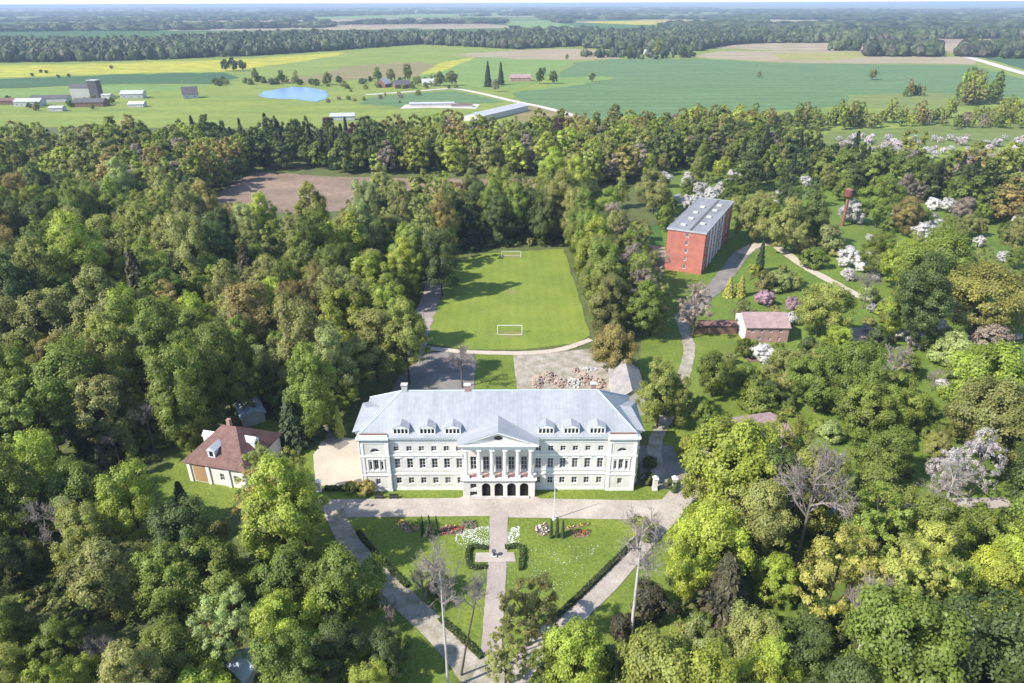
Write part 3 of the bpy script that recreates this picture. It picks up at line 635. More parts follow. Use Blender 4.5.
# rusty water tower
tx, ty = at(842, 226)
wt = thing('water_tower', (tx, ty, 0), 'slender rust-red steel water tower with a wider tank on top', 'water tower')
MB().tube((0, 0, 0), (0, 0, 12.6), .75, .65, k=14).build('shaft', M['rust'], wt)
tk = MB().tube((0, 0, 12.4), (0, 0, 13.2), .95, 1.7, k=18).tube((0, 0, 13.2), (0, 0, 16.0), 1.7, k=18).build('tank', surf('maroon_steel', (.19, .065, .06), (.13, .045, .042), .7), wt)
MB().tube((0, 0, 16.0), (0, 0, 16.8), 1.75, .2, k=18).build('tank_cap', M['rust'], tk)
ld = MB()
for s in (-.22, .22): ld.tube((s, -1.15, 0), (s, -1.15, 13), .04, k=5)
for i in range(26): ld.tube((-.22, -1.15, .4 + i*.48), (.22, -1.15, .4 + i*.48), .025, k=4)
ld.build('ladder', M['rust'], wt)

# goals
def goal(pl, pr, label):
    a, b = np.array(at(*pl)), np.array(at(*pr)); c = (a + b) / 2; L = 7.2
    g = thing('football_goal', (*c, .13), label, 'football goal', 'goals on the pitch', math.atan2(*(b - a)[::-1])); t = .13; dep = 1.5 if pl[1] < 300 else -1.5
    f = MB().box(-L/2 - t, -L/2, -.07, .07, 0, 2.44).box(L/2, L/2 + t, -.07, .07, 0, 2.44).box(-L/2, L/2, -.07, .07, 2.32, 2.44); f.build('goal_frame', M['white'], g)
    s = MB()
    for x in (-L/2, L/2): s.tube((x, 0, 2.38), (x, dep, .06), .05, k=6); s.tube((x, 0, .06), (x, dep, .06), .04, k=6)
    s.tube((-L/2, dep, .06), (L/2, dep, .06), .05, k=6); s.build('net_support', M['white'], g)
goal((498, 333), (521.6, 333), 'white football goal at the near end of the pitch')
goal((502, 257.5), (520.6, 257.5), 'white football goal at the far end, under the dark trees')

# flagpole
fx, fy = at(554, 519.5)
fp = thing('flagpole', (fx, fy, .1), 'tall white flagpole at the edge of the forecourt before the palace', 'flagpole')
MB().tube((0, 0, 0), (0, 0, 9.6), .11, .06, k=10).build('pole', M['white'], fp)
MB().tube((0, 0, -.1), (0, 0, .3), .5, .45, k=12).build('base', M['concrete'], fp); MB().tube((0, 0, 9.6), (0, 0, 9.75), .1, .02, k=8).build('finial', M['white'], fp)

# gates
def pillar(p, h, label, group):
    o = thing('gate_pillar', (*at(*p), .15), label, 'gate pillar', group)
    MB().box(-.5, .5, -.5, .5, 0, .4).box(-.42, .42, -.42, .42, .4, h).build('pillar_shaft', M['plaster'], o)
    MB().box(-.55, .55, -.55, .55, h, h + .2).prism([(-.5, h + .2), (.5, h + .2), (.1, h + .5), (-.1, h + .5)], -.4, .4).build('pillar_cap', M['trim'], o)
pillar((654.5, 490), 2.7, 'white gate pillar next to the palace corner, palace side of the iron gate', 'white gate pillars')
pillar((673.5, 490), 2.7, 'white gate pillar on the drive side of the dark iron gate', 'white gate pillars')
pillar((319.5, 492), 2.4, 'white gate pillar at the opposite end of the forecourt, under the yellow-green tree', 'white gate pillars')
a, b = np.array(at(656.5, 490)), np.array(at(671.5, 490)); L = np.linalg.norm(b - a)
gt = thing('iron_gate', (*a, .15), 'dark iron bar gate between two white pillars beside the palace', 'gate', rz=math.atan2(*(b - a)[::-1]))
for k in range(2):
    q = MB(); x0 = .08 + k * (L/2)
    q.box(x0, x0 + L/2 - .12, -.03, .03, .2, .28).box(x0, x0 + L/2 - .12, -.03, .03, 1.6, 1.68)
    for i in range(9): q.box(x0 + i*(L/2 - .16)/8, x0 + .04 + i*(L/2 - .16)/8, -.02, .02, .1, 1.9)
    q.build('gate_leaf', M['dark'], gt)
# benches at the grass edge before the palace
for i, (p, lb) in enumerate((((379, 499), 'dark park bench on the forecourt edge nearer the yellow-green tree'), ((394, 499), 'dark park bench on the forecourt edge nearer the portico'))):
    b = thing('park_bench', (*at(*p), .16), lb, 'bench', 'benches at the forecourt edge')
    MB().box(-.9, .9, -.25, .2, .42, .48).build('seat', M['dark'], b); MB().box(-.9, .9, .2, .26, .5, .95).build('backrest', M['dark'], b)
    for s in (-.75, .75): MB().box(s - .05, s + .05, -.2, .24, 0, .42).build('leg', M['dark'], b)
# sundial-like pedestal where the paths cross
pd_ = thing('garden_pedestal', (*at(494, 557), .24), 'small dark stone pedestal at the crossing of the garden paths', 'pedestal')
MB().box(-.5, .5, -.5, .5, 0, .25).build('plinth', M['concrete'], pd_); MB().tube((0, 0, .25), (0, 0, 1.1), .28, .22, k=10).tube((0, 0, 1.1), (0, 0, 1.22), .42, k=12).build('bowl', M['dark_roof'], pd_)

# rubble heaps behind the palace
def heap(p, rx, ry, h, label, mat):
    c = at(*p); bm = bmesh.new()
    o = thing('rubble_heap', (*c, .12), label, 'rubble heap', 'brick rubble behind the palace')
    mb = MB(); nn = int(170 * rx * ry / 9)
    for i in range(nn + 20):
        t = random.uniform(0, 2*math.pi); q = math.sqrt(random.random()); x, y = rx*q*math.cos(t), ry*q*math.sin(t)
        z = h * (1 - q**1.6) * random.uniform(.5, 1); s = random.uniform(.1, .38)
        A = Matrix.Translation((x, y, z)) @ Matrix.Rotation(random.uniform(0, 6.28), 4, 'Z') @ Matrix.Rotation(random.uniform(-.6, .6), 4, 'X')
        k = len(mb.v); tmp = MB().box(-s, s, -s*.55, s*.55, -.16, s*.5); mb.v += [tuple(A @ Vector(v)) for v in tmp.v]; mb.f += [tuple(k + i for i in f) for f in tmp.f]
    mb.build('rubble', mat, o)
for p, rx, ry, h, lb, m in [((537,383),1.6,4,1.2,'narrow brick rubble heap nearest the lawn patch','brick_heap'), ((549,378),2.0,3.4,1.5,'tall reddish brick heap behind the palace ridge','brick_heap'),
        ((560,383),2.4,3,1.1,'low broken brick heap close behind the palace roof','brick_heap'), ((575,371),1.2,1.2,1.0,'small dark brick heap standing apart on the gravel','brick_heap'),
        ((573,384),2.2,2.6,1.0,'pale rubble heap of stone in the middle of the yard','concrete'), ((585,380),2.4,3.2,1.4,'brick heap next to pale stone heap','brick_heap'),
        ((598,384),2.0,3.4,1.3,'brick rubble heap closest to the grey barn','brick_heap'), ((590,370),1.8,1.2,.7,'flat scatter of rubble at the back of the yard','concrete')]:
    heap(p, rx, ry, h, lb, M[m])

# farm buildings far out
def far_house(x, y, lx, ly, ze, zr, wall, roof, label, rz=0.0, cat='farm building', wn=0, name='farm_building'):
    wins = [('f', (i - (wn-1)/2) * lx / wn, 1.0, 1.4, 1.4) for i in range(wn)]
    return gable_house(name, (*at(x, y), .2), rz, lx, ly, ze, zr, M['far_white'] if wall == 'white' else M[wall], M[roof], label, cat, wins=wins)
lb_ = gable_house('long_barn', (-12, 622, .2), math.atan2(62, 37.5), 78, 17, 4.5, 6.5, M['concrete'], M['pale_grey'], 'long pale grey roofed barn beside the field road', 'barn')
far_house(31, 106, 24, 12, 4.5, 7, 'white', 'pale_grey', 'long white-walled farmhouse in the far farmyard, in front of dark sheds', R(4), wn=5)
far_house(13, 104, 30, 12, 3.5, 5.5, 'wood', 'tile_brown', 'long low brown shed at the left end of the far farmyard', R(3))
far_house(52, 102, 34, 12, 4, 6.5, 'concrete', 'dark_roof', 'dark grey long shed in the middle of the far farmyard', R(6))
far_house(88, 97, 26, 16, 10, 13, 'concrete', 'dark_roof', 'tall grey grain store with dark roof in the far farmyard', R(3))
far_house(92, 106, 28, 15, 4, 7, 'wood', 'dark_roof', 'wide dark-roofed shed in front of the grain store', R(5))
far_house(58, 111, 12, 8, 3, 4.5, 'white', 'pale_grey', 'small white hut nearest the forest in the far farmyard', R(5))
far_house(108, 99, 9, 8, 4, 5, 'white', 'pale_grey', 'bright white small building just right of the grain store', 0)
far_house(134, 98, 22, 12, 4.5, 7.5, 'white', 'pale_grey', 'pale grey roofed house standing right of the far farmyard', R(8), wn=3)
far_house(138, 107, 14, 9, 3, 5, 'concrete', 'pale_blue', 'low bluish shed in the field below the pale grey house', R(5))
far_house(191, 98, 15, 13, 4, 11, 'white', 'dark_roof', 'lone house with steep dark roof in the meadow before the pond', R(25), wn=2)
far_house(384, 87, 15, 12, 4, 9.5, 'wood', 'pale_grey', 'gabled farmhouse with pale roof at the left of the distant hamlet', R(70))
far_house(402, 88, 18, 12, 4, 8.5, 'wood', 'dark_roof', 'dark-roofed house in the middle of the distant hamlet', R(20))
far_house(428, 86, 14, 10, 4, 8, 'plaster', 'pale_grey', 'pale house on the far side of the hamlet, beside grey trees', R(10))
far_house(343, 120, 20, 9, 3.5, 5.5, 'white', 'pale_grey', 'white low building peeking over the forest edge below the pond', R(8))
far_house(520, 81, 26, 10, 4, 8, 'brick_pink', 'tile_pink', 'pink-roofed farmhouse among trees at the edge of the big green field', R(5))
far_house(432, 106, 42, 9, 2.6, 3.4, 'white', 'pale_grey', 'long low whitish shed on the pale yard below the hamlet', R(4))
far_house(462, 107, 20, 8, 2.2, 3.0, 'concrete', 'tile_brown', 'short brown-roofed shed on the pale yard next to the long barn', R(4))
far_house(650, 54.5, 22, 14, 5, 9, 'white', 'pale_grey', 'white farmhouse at the dark wood beyond the big green field', R(5))
far_house(908, 55, 24, 16, 5, 10, 'plaster', 'tile_pink', 'far manor house with pinkish roof in the wood beyond the tan field', R(5))
ts = thing('silo', (*at(97.5, 98), .2), 'dark square silo tower rising above the far farmyard', 'silo')
MB().box(-4.5, 4.5, -4.5, 4.5, 0, 17).build('tower_wall', M['dark_roof'], ts); MB().box(-4.9, 4.9, -4.9, 4.9, 17, 17.8).build('roof', M['pale_grey'], ts)

# ------------------------------------------------------------------ plants: meshes
def quads_mesh(name, P, Nn, size, tint, mat, elong=1.35, along=None):
    """leaf-sized lozenges at P facing Nn"""
    n = len(P); Nn = Nn / np.linalg.norm(Nn, axis=1)[:, None]
    ref = RNG.normal(size=(n, 3)) if along is None else along
    a = np.cross(Nn, ref); a /= np.linalg.norm(a, axis=1)[:, None] + 1e-9; b = np.cross(Nn, a)
    s = size[:, None] * .5
    if along is not None: a, b = b, a
    v = np.stack([P + a*s*elong, P + b*s, P - a*s*elong, P - b*s], 1).reshape(-1, 3)
    me = bpy.data.meshes.new(name); me.vertices.add(4*n); me.vertices.foreach_set('co', v.astype(np.float32).ravel())
    me.loops.add(4*n); me.loops.foreach_set('vertex_index', np.arange(4*n, dtype=np.int32)); me.polygons.add(n)
    me.polygons.foreach_set('loop_start', np.arange(0, 4*n, 4, dtype=np.int32)); me.update(calc_edges=True)
    at_ = me.attributes.new('tint', 'FLOAT', 'FACE'); at_.data.foreach_set('value', tint.astype(np.float32)); me.materials.append(mat); return me
def unit(v): return v / (np.linalg.norm(v, axis=-1, keepdims=True) + 1e-9)
def crown_mesh(name, A, zc, n, leaf, lobes, seed, mat, lr=(.055, .105), fill=1.0, flat=1.0, shape='oval', tvar=.22, masses=8):
    """a feathery crown of width 1 and height A: a few leafy masses, each broken into many clumps of leaves"""
    g = np.random.default_rng(seed); cz = A - zc; low = min(zc * .78, cz)
    C, Rm = [], []
    for i in range(masses):
        an = i * 2.4 + g.normal(0, .35); u = (i + .5) / masses; hz = -0.75 + 1.6 * u + g.normal(0, .08)
        k = math.sqrt(max(.05, 1 - min(abs(hz), .95)**2)) * g.uniform(.22, .33)
        if shape == 'cone': k *= 1.15 - .6 * u
        if shape == 'spread': k *= 1.15
        C.append([math.cos(an) * k, math.sin(an) * k, zc + hz * (cz if hz > 0 else low) * .78]); Rm.append(g.uniform(.17, .27) * (1 - .25 * max(0, hz)))
    C.append([g.normal(0, .03), g.normal(0, .03), zc + cz * .62]); Rm.append(.2); C.append([0, 0, zc * .95]); Rm.append(.26)
    C, Rm = np.array(C), np.array(Rm); za = 1.0 + .3 * max(0, A - 1.2)
    m = lobes * 14; mi = g.choice(len(C), m, p=Rm**2 / (Rm**2).sum()); d = unit(g.normal(size=(m, 3))); sc = np.array([1, 1, za])
    L = C[mi] + d * sc * (Rm[mi] * g.uniform(.72, 1.08, m))[:, None]
    q = np.linalg.norm((L[:, None] - C[None]) / sc, axis=2) / Rm[None]; q[np.arange(m), mi] = 9
    ok = (q.min(1) > .8) & ((d[:, 2] > -.6) | (g.random(m) < .35)); L, d, mi = L[ok][:lobes], d[ok][:lobes], mi[ok][:lobes]
    rad = g.uniform(*lr, len(L)); mt = g.normal(1, tvar * .45, len(C)).clip(.75, 1.3); tl = mt[mi] * g.normal(1, tvar * .5, len(L)).clip(.65, 1.45)
    idx = g.choice(len(L), n, p=rad**2 / (rad**2).sum()); e = unit(g.normal(size=(n, 3)))
    P = L[idx] + e * (rad[idx] * g.random(n)**.45 * g.uniform(.7, 1.45, n))[:, None] * np.array([1, 1, .82])
    if fill < 1:
        kp = g.random(n) < fill; P, e, idx = P[kp], e[kp], idx[kp]
    lo, hi = np.percentile(P, .7, axis=0), np.percentile(P, 99.3, axis=0)
    w = max(hi[0] - lo[0], hi[1] - lo[1]); f = 1 / w; cx = (lo + hi) / 2; z0 = zc - low
    def fit(V): return np.stack([(V[:, 0] - cx[0]) * f, (V[:, 1] - cx[1]) * f, z0 + (V[:, 2] - lo[2]) * (A - z0) / (hi[2] - lo[2])], 1)
    P, L = fit(P), fit(L); out = unit(P - np.array([0, 0, zc * .85]))
    N = unit(e * .6 + d[idx] * .45 + out * .3 + np.array([0, 0, .3]) + g.normal(size=P.shape) * .33)
    size = leaf * g.uniform(.6, 1.4, len(P)); tint = tl[idx] * g.normal(1, tvar * .7, len(P)).clip(.6, 1.5)
    return quads_mesh(name, P, N, size, tint, mat), L, rad
def trunk_mesh(name, top, r, limbs, mat, seed, k=7):
    g = np.random.default_rng(seed); mb = MB(); pts = [np.array([0, 0, -.02])]
    for i in range(1, 6): pts.append(np.array([g.normal(0, .012), g.normal(0, .012), top * i / 5]))
    for i in range(5): mb.tube(pts[i], pts[i+1], r * (1 - .13*i) * (1.35 if i == 0 else 1), r * (1 - .13*(i+1)), k, False)
    for L in limbs:
        i = g.integers(2, 5); s = pts[i]; m_ = (s + L) / 2 + np.array([0, 0, -.03]); mb.tube(s, m_, r*.5, r*.33, 5, False); mb.tube(m_, L, r*.33, r*.1, 5, False)
    return mb.mesh(name, mat, True)
def branch_mesh(name, A, split, mat, seed, r0=.02, spread=.75, depth=5, kids=(7, 5, 5, 4, 3), lean=(0, 0)):
    """a leafless tree, trunk apart: limbs, branches and twigs as thin tubes, width about 1, height A"""
    g = np.random.default_rng(seed); mb = MB(); tr = MB()
    top = np.array([lean[0]*A, lean[1]*A, A * split]); mid = top * .5 + np.array([g.normal(0, .01), g.normal(0, .01), 0])
    tr.tube((0, 0, -.02), mid, r0 * 1.3, r0, 8, False); tr.tube(mid, top, r0, r0 * .8, 8, False)
    end = np.array([lean[0]*A*1.6, lean[1]*A*1.6, A*.93]); tr.tube(top, (top + end) / 2, r0*.8, r0*.5, 7, False); tr.tube((top + end) / 2, end, r0*.5, r0*.15, 6, False)
    def grow(p, d, l, r, lev):
        q = p + d * l * .5; d2 = unit(d + g.normal(size=3) * .16 + np.array([0, 0, .12])); e = q + d2 * l * .5
        k = 5 if lev < 2 else 3
        mb.tube(p, q, r, r*.75, k, False); mb.tube(q, e, r*.75, r*.45, k, False)
        if lev >= depth: return
        for i in range(kids[min(lev, len(kids)-1)]):
            t = g.uniform(.25, 1.0); s = p + (e - p) * t
            dd = unit(d2 + g.normal(size=3) * .62 + np.array([0, 0, .1]))
            grow(s, dd, l * g.uniform(.42, .66), max(r * .5, .0015), lev + 1)
    for i in range(kids[0] + 2):
        t = g.uniform(0, .8); s = top + (end - top) * t; an = i * 2.4 + g.normal(0, .3)
        d = unit(np.array([math.cos(an) * spread, math.sin(an) * spread, g.uniform(.45, 1.0)])); grow(s, d, (.36 if t < .5 else .25) * (.6 + .4*A/1.6), r0 * .55, 1)
    return tr.mesh(name + '_trunk', mat, True), mb.mesh(name, mat)
def spruce_mesh(name, A, n, leaf, seed, droop=.35, pw=.85, mat=None, base=.06):
    g = np.random.default_rng(seed); L = 22
    z = g.random(n)**1.25; lay = np.floor(z * L) / L; an = g.uniform(0, 2*math.pi, n); ph = g.uniform(0, 6.28, L + 1)[np.floor(z * L).astype(int)]
    R_ = .5 * (1 - lay)**pw * (.82 + .18 * np.sin(an * 7 + ph)) * (.85 + .15 * np.sin(an * 3 + ph * 2)); rr = R_ * np.sqrt(g.uniform(.12, 1, n))
    P = np.stack([rr * np.cos(an), rr * np.sin(an), A * (base + (1 - base) * lay) + (A / L) * g.uniform(0, 1.0, n) * .9 - rr * droop], 1)
    P[:, 2] = P[:, 2].clip(.02 * A, A)
    out = np.stack([np.cos(an), np.sin(an), -droop * np.ones(n)], 1)
    N = unit(np.stack([np.cos(an) * .55, np.sin(an) * .55, np.ones(n) * .8], 1) + g.normal(size=(n, 3)) * .35)
    return quads_mesh(name, P, N, leaf * g.uniform(.7, 1.3, n), g.normal(1, .22, n).clip(.5, 1.6), mat or M['needle'], 1.9, along=unit(out))

PROTO = {}
def broad(key, A, zc, n, leaf, lobes, seed, bark='bark', top=.62, rt=.028, **kw):
    me, L, rad = crown_mesh('crown', A, zc, n, leaf, lobes, seed, kw.pop('mat', M['leaf']), **kw)
    hi = L[np.argsort(-rad)[:9]]
    PROTO[key] = (A, trunk_mesh('trunk', A * top, rt, hi, M[bark], seed), me)
broad('round1', 1.35, .80, 32000, .0215, 130, 1)
broad('round2', 1.28, .76, 32000, .021, 150, 2, masses=10)
broad('round3', 1.45, .85, 32000, .0215, 120, 3, masses=6)
broad('tall1', 1.85, 1.08, 34000, .023, 170, 4, masses=10)
broad('tall2', 2.1, 1.2, 34000, .024, 190, 5, masses=12)
broad('wide1', 1.05, .62, 34000, .020, 170, 6, shape='spread', masses=11)
broad('loose1', 1.55, .95, 18000, .021, 130, 7, lr=(.035, .075), masses=11)
broad('loose2', 1.75, 1.02, 14000, .021, 130, 8, lr=(.03, .065), masses=13)
broad('column1', 2.9, 1.55, 15000, .042, 130, 9, lr=(.09, .17), top=.5, rt=.05, masses=7)
broad('birch1', 2.3, 1.35, 11000, .033, 150, 10, bark='birch_bark', lr=(.04, .09), top=.85, rt=.026, masses=12)
broad('shrub1', .80, .36, 9000, .038, 80, 11, lr=(.06, .12), top=.4)
broad('shrub2', .95, .46, 9000, .038, 70, 12, lr=(.07, .13), top=.4)
broad('blossom1', 1.0, .58, 12000, .027, 110, 13, mat=M['petal'], tvar=.10)
broad('blossom2', .85, .46, 12000, .027, 100, 14, mat=M['petal'], tvar=.10)
broad('blossom3', 1.5, .9, 8000, .020, 150, 15, mat=M['petal'], lr=(.03, .075), tvar=.14, masses=12, bark='grey_bark')
for k, A, sd, pw in (('spruce1', 2.4, 21, .85), ('spruce2', 3.1, 22, .8), ('thuja', 3.6, 23, .5), ('yew', 1.45, 24, .6)):
    PROTO[k] = (A, MB().tube((0, 0, -.02), (0, 0, A*.9), .035, .006, 7, False).mesh('trunk', M['bark'], True), spruce_mesh('crown', A, 7000 if k != 'yew' else 12000, .075 if k != 'yew' else .06, sd, pw=pw, droop=.35 if k != 'thuja' else .1, base=.06 if k != 'thuja' else .02))
for k, A, split, bark, sd, kw in (('bare1', 1.5, .35, 'grey_bark', 31, {}), ('bare2', 1.8, .42, 'grey_bark', 32, dict(spread=.6)), ('plane', 2.5, .55, 'birch_bark', 33, dict(spread=.62, r0=.026)), ('bare_low', .95, .18, 'grey_bark', 34, dict(spread=1.0)),
        ('bare_birch', 3.4, .5, 'birch_bark', 35, dict(spread=.5, r0=.024)), ('bare_lean', 2.6, .6, 'bark', 36, dict(spread=.4, r0=.022, lean=(.12, .02)))):
    t_, b_ = branch_mesh('branches', A, split, M[bark], sd, **kw); t_.name = 'trunk'; b_.materials.clear(); b_.materials.append(M['twig']); PROTO[k] = (A, t_, b_)
FOL = dict(yg=(0.402,0.461,0.066), g=(.235,.29,.048), dg=(0.138,0.185,0.046), og=(0.323,0.330,0.095), pale=(0.359,0.402,0.138), br=(0.359,0.294,0.090), oc=(0.377,0.359,0.080),
           pu=(.10,.035,.042), gr=(0.384,0.312,0.240), wh=(.62,.59,.56), ws=(.42,.385,.37), pk=(.44,.28,.33), sp=(.06,.085,.034), by=(.10,.09,.046), ol=(0.353,0.377,0.082), bl=(0.204,0.276,0.102))
CW = dict(yg='bright yellow-green', g='fresh green', dg='dark green', og='dull olive-green', pale='pale grey-green', br='bronze-brown', oc='golden ochre', pu='dark purple', gr='grey-brown',
          wh='white-blossomed', pk='pink-blossomed', ws='greyish white blossoming', sp='blackish green', by='dark brownish', ol='yellowish olive', bl='bluish green')
TREES = []
def place_tree(proto, X, Y, Wd, col, label=None, name=None, hs=1.0, group=None, pc=None, zb=0.0):
    TREES.append(dict(X=X, Y=Y, W=Wd, A=PROTO[proto][0]*hs, hs=hs, col=col, proto=proto, label=label, pc=pc, group=group, k=name))
def make_tree(r):
    X, Y, Wd, hs, proto, zb = r['X'], r['Y'], r['W'], r['hs'], r['proto'], 0
    A, tm, cm = PROTO[proto]; t = bpy.data.objects.new(r['k'], None); COL.objects.link(t); t.empty_display_size = .1
    t.location = (X, Y, zb); t.rotation_euler = (0, 0, random.uniform(0, 6.28)) if proto not in ('bare_lean',) else (0, 0, 0); t.scale = (Wd, Wd, Wd * hs)
    k = bpy.data.objects.new('trunk', tm); COL.objects.link(k); k.parent = t
    c = bpy.data.objects.new('branches' if proto.startswith(('bare', 'plane')) else 'crown', cm); COL.objects.link(c); c.parent = t
    j = np.array(FOL[r['col']]) * random.uniform(.9, 1.1); c.color = (*[float(v) for v in j], 1)
    r['o'] = t
KIND = {}
for k in PROTO:
    KIND[k] = 'spruce_tree' if k.startswith('spruce') else 'thuja_tree' if k == 'thuja' else 'yew_tree' if k == 'yew' else 'bare_tree' if k.startswith(('bare', 'plane')) else 'shrub' if k.startswith('shrub') else 'blossom_tree' if k.startswith('blossom') else 'birch_tree' if k.startswith('birch') else 'broadleaf_tree'
def solve(cx, yt, w, proto, hs=1.0):
    """ground place and real width of a tree whose crown top shows at (cx, yt) and whose crown is w pixels wide"""
    A = PROTO[proto][0] * hs; Y = at(cx, min(yt + w * A * .8, 900))[1]; Wd = 5
    for _ in range(40):
        m = px(0, Y, 8)[2]; Wd = w * m; Ht = A * Wd; th = math.atan2(CAMH - Ht * .6, Y); cv = Ht * .38
        zc = Ht - cv; off = math.sqrt((Wd/2 * math.sin(th))**2 + (cv * math.cos(th))**2) / px(0, Y, zc)[2]
        d = ray(cx, yt + off); t = (zc - CAMH) / d[2]; Y = .5 * Y + .5 * d[1] * t; X = d[0] * t
    return X, Y, Wd
def hero(cx, yt, w, col, proto=None, hs=1.0, label=None, group=None):
    if proto is None: proto = random.choice(['round1', 'round2', 'round3', 'tall2', 'tall1', 'tall1'])
    if KIND[proto] == 'broadleaf_tree':
        east = cx > 680 and yt < 470; w *= 1.02 if east else 1.05; hs *= .92 if east else 1
    hs *= random.uniform(.94, 1.14)
    X, Y, Wd = solve(cx, yt, w, proto, hs)
    return place_tree(proto, X, Y, Wd, col, label, KIND[proto], hs, group, (cx, yt + w * .5))
def by_base(bx, by, yt, proto, col, label=None, wpx=None):
    """a tree whose foot shows at (bx, by) and whose top shows at yt; wpx stretches the crown sideways"""
    X, Y = at(bx, by); zs = np.linspace(.5, 45, 400); z = zs[np.argmin([abs(px(X, Y, q)[1] - yt) for q in zs])]; A = PROTO[proto][0]
    Wd = z / A if wpx is None else wpx * px(X, Y, z*.6)[2]
    place_tree(proto, X, Y, Wd, col, label, KIND[proto], z / (A * Wd), None, (bx, (by + yt) / 2))
# ---- trees one can point at in the photo: (crown middle x, crown top y, crown width, colour, form)
H = '''
128 466 50 yg tall1|26 537 30 ol|8 540 42 dg|4 598 44 g|108 538 64 og round3|165 544 60 g round1|208 537 68 g round2|222 593 58 pale loose1|57 618 42 g|72 655 46 yg|130 645 60 og|168 625 62 g|195 664 72 yg wide1|
262 446 44 ol loose2|298 472 54 yg round3|288 454 40 ol loose1|290 545 62 g round1|344 546 64 g round3|282 590 66 yg round2|335 618 54 dg|385 628 46 dg|370 663 42 yg|285 630 60 g|
740 414 100 yg wide1|712 500 76 yg round2|782 416 64 ol loose1|715 450 56 ol round1|775 553 44 yg|750 608 58 og|655 637 42 yg|700 628 56 pale loose1|574 620 66 yg round1|610 645 32 dg|528 578 56 og loose1|506 628 44 og loose2|548 640 40 g loose1|
838 523 80 oc loose2|897 535 84 ol loose2|880 466 62 ol round2|870 500 50 g round1|990 546 66 yg round1|980 610 60 yg tall1|955 520 34 yg loose1|1015 650 44 g|
825 281 50 ol round2|823 345 50 g round3|785 348 38 og|860 343 46 g|866 381 52 g round1|898 372 48 g round2|885 424 56 g|995 340 86 yg wide1|1000 376 80 og wide1|1018 365 42 g|985 262 76 oc wide1|
715 350 38 g round2|661 362 40 ol tall1|677 374 30 ol|703 400 24 g|614 323 42 br round2|
655 172 32 og|757 198 36 og|771 205 32 g|790 200 34 og|815 192 26 dg column1 .8|883 176 34 g round3|908 202 28 br|880 232 30 g|903 240 32 yg|938 232 62 g round2|925 255 50 dg|905 278 32 yg|916 270 34 og|696 282 34 gr loose2|
248 283 62 br round3|290 285 28 br|370 254 44 yg round1|316 213 42 g tall1|350 215 30 yg column1 .8|165 300 52 g|190 308 50 g|222 322 54 g tall1|178 345 54 g tall1|158 300 46 g|190 298 50 yg|120 314 34 bl|127 290 50 yg|62 345 74 g round2|12 345 50 g|88 350 46 og|50 290 62 og|76 300 42 dg|10 298 52 og|
28 435 60 yg round2|78 462 38 bl|143 428 18 g|133 382 22 g|186 415 30 g|300 300 56 og|330 325 46 pale|283 330 42 g|345 290 52 yg|390 284 46 yg|375 310 52 og|405 300 40 ol|345 378 24 yg|322 390 28 yg|275 372 32 g|310 345 44 g|
328 116 18 pu|353 122 16 pu|562 117 18 pu|300 246 36 ol|270 256 40 og|250 244 36 g|410 225 40 g|390 215 34 og|285 262 36 g|230 262 38 og|205 255 40 yg|175 230 46 og|140 205 46 ol|110 215 50 ol|75 215 50 yg|90 240 50 og|40 235 48 dg|60 250 44 og|20 250 50 dg|155 255 40 g|340 245 36 g|365 205 34 og|440 230 36 dg|332 270 36 og|45 200 40 dg|190 215 44 og|220 210 40 dg|
1000 600 46 yg|820 600 46 dg|800 640 50 dg|915 640 46 g|770 640 50 yg|740 660 44 g|850 610 40 dg|760 480 60 og round3|690 520 44 yg
'''
for e in H.replace('\n', '').split('|'):
    p = e.split()
    if len(p) < 4: continue
    hero(float(p[0]), float(p[1]), float(p[2]), p[3], p[4] if len(p) > 4 else None, float(p[5]) if len(p) > 5 else 1.0)
# conifers
for cx, yt, w, col, pr in [(181, 480, 26, 'sp', 'spruce1'), (137, 250, 38, 'by', 'spruce1'), (170, 256, 32, 'by', 'spruce1'), (247, 243, 36, 'by', 'spruce1'), (127, 420, 15, 'ol', 'spruce2'), (101, 445, 22, 'by', 'spruce1'), (290, 388, 34, 'sp', 'spruce1'),
        (312, 398, 24, 'sp', 'spruce1'), (338, 405, 12, 'ol', 'spruce2'), (762, 240, 11, 'sp', 'spruce2'), (730, 276, 11, 'oc', 'spruce1'), (742, 275, 12, 'oc', 'spruce1'), (120, 400, 20, 'sp', 'spruce1'), (70, 405, 22, 'by', 'spruce1'), (235, 205, 20, 'sp', 'spruce1'), (470, 205, 22, 'sp', 'spruce1')]:
    hero(cx, yt, w * 1.15, col, pr, .72 if pr == 'spruce1' else .85)
hero(727, 548, 62, 'by', 'yew')
for (x, y, t_) in ((423, 536, 516), (430, 536, 515), (437, 535, 516), (551, 538, 519), (557, 537.5, 517), (562.5, 538, 520)): by_base(x, y, t_, 'thuja', 'sp', wpx=5.2)
# tall trees closing the pitch, the birch at its corner
for i, bx in enumerate((452, 468, 484, 499, 515, 530, 545, 560, 574)): by_base(bx, 246 - (i % 3) * 3 - abs(i - 5) * .6, 192 + (i * 7) % 5 * 3, ('tall1', 'tall2', 'round3')[i % 3], ('dg', 'dg', 'og', 'dg', 'g')[i % 5], wpx=26 + (i * 5) % 9)
for i, bx in enumerate((460, 478, 495, 512, 528, 547, 566, 585)): by_base(bx, 238 - (i % 2) * 3, 189 + (i * 5) % 4 * 3, ('tall2', 'tall1')[i % 2], ('og', 'dg', 'g')[i % 3], wpx=28)
by_base(426, 269, 196, 'birch1', 'og', wpx=40)
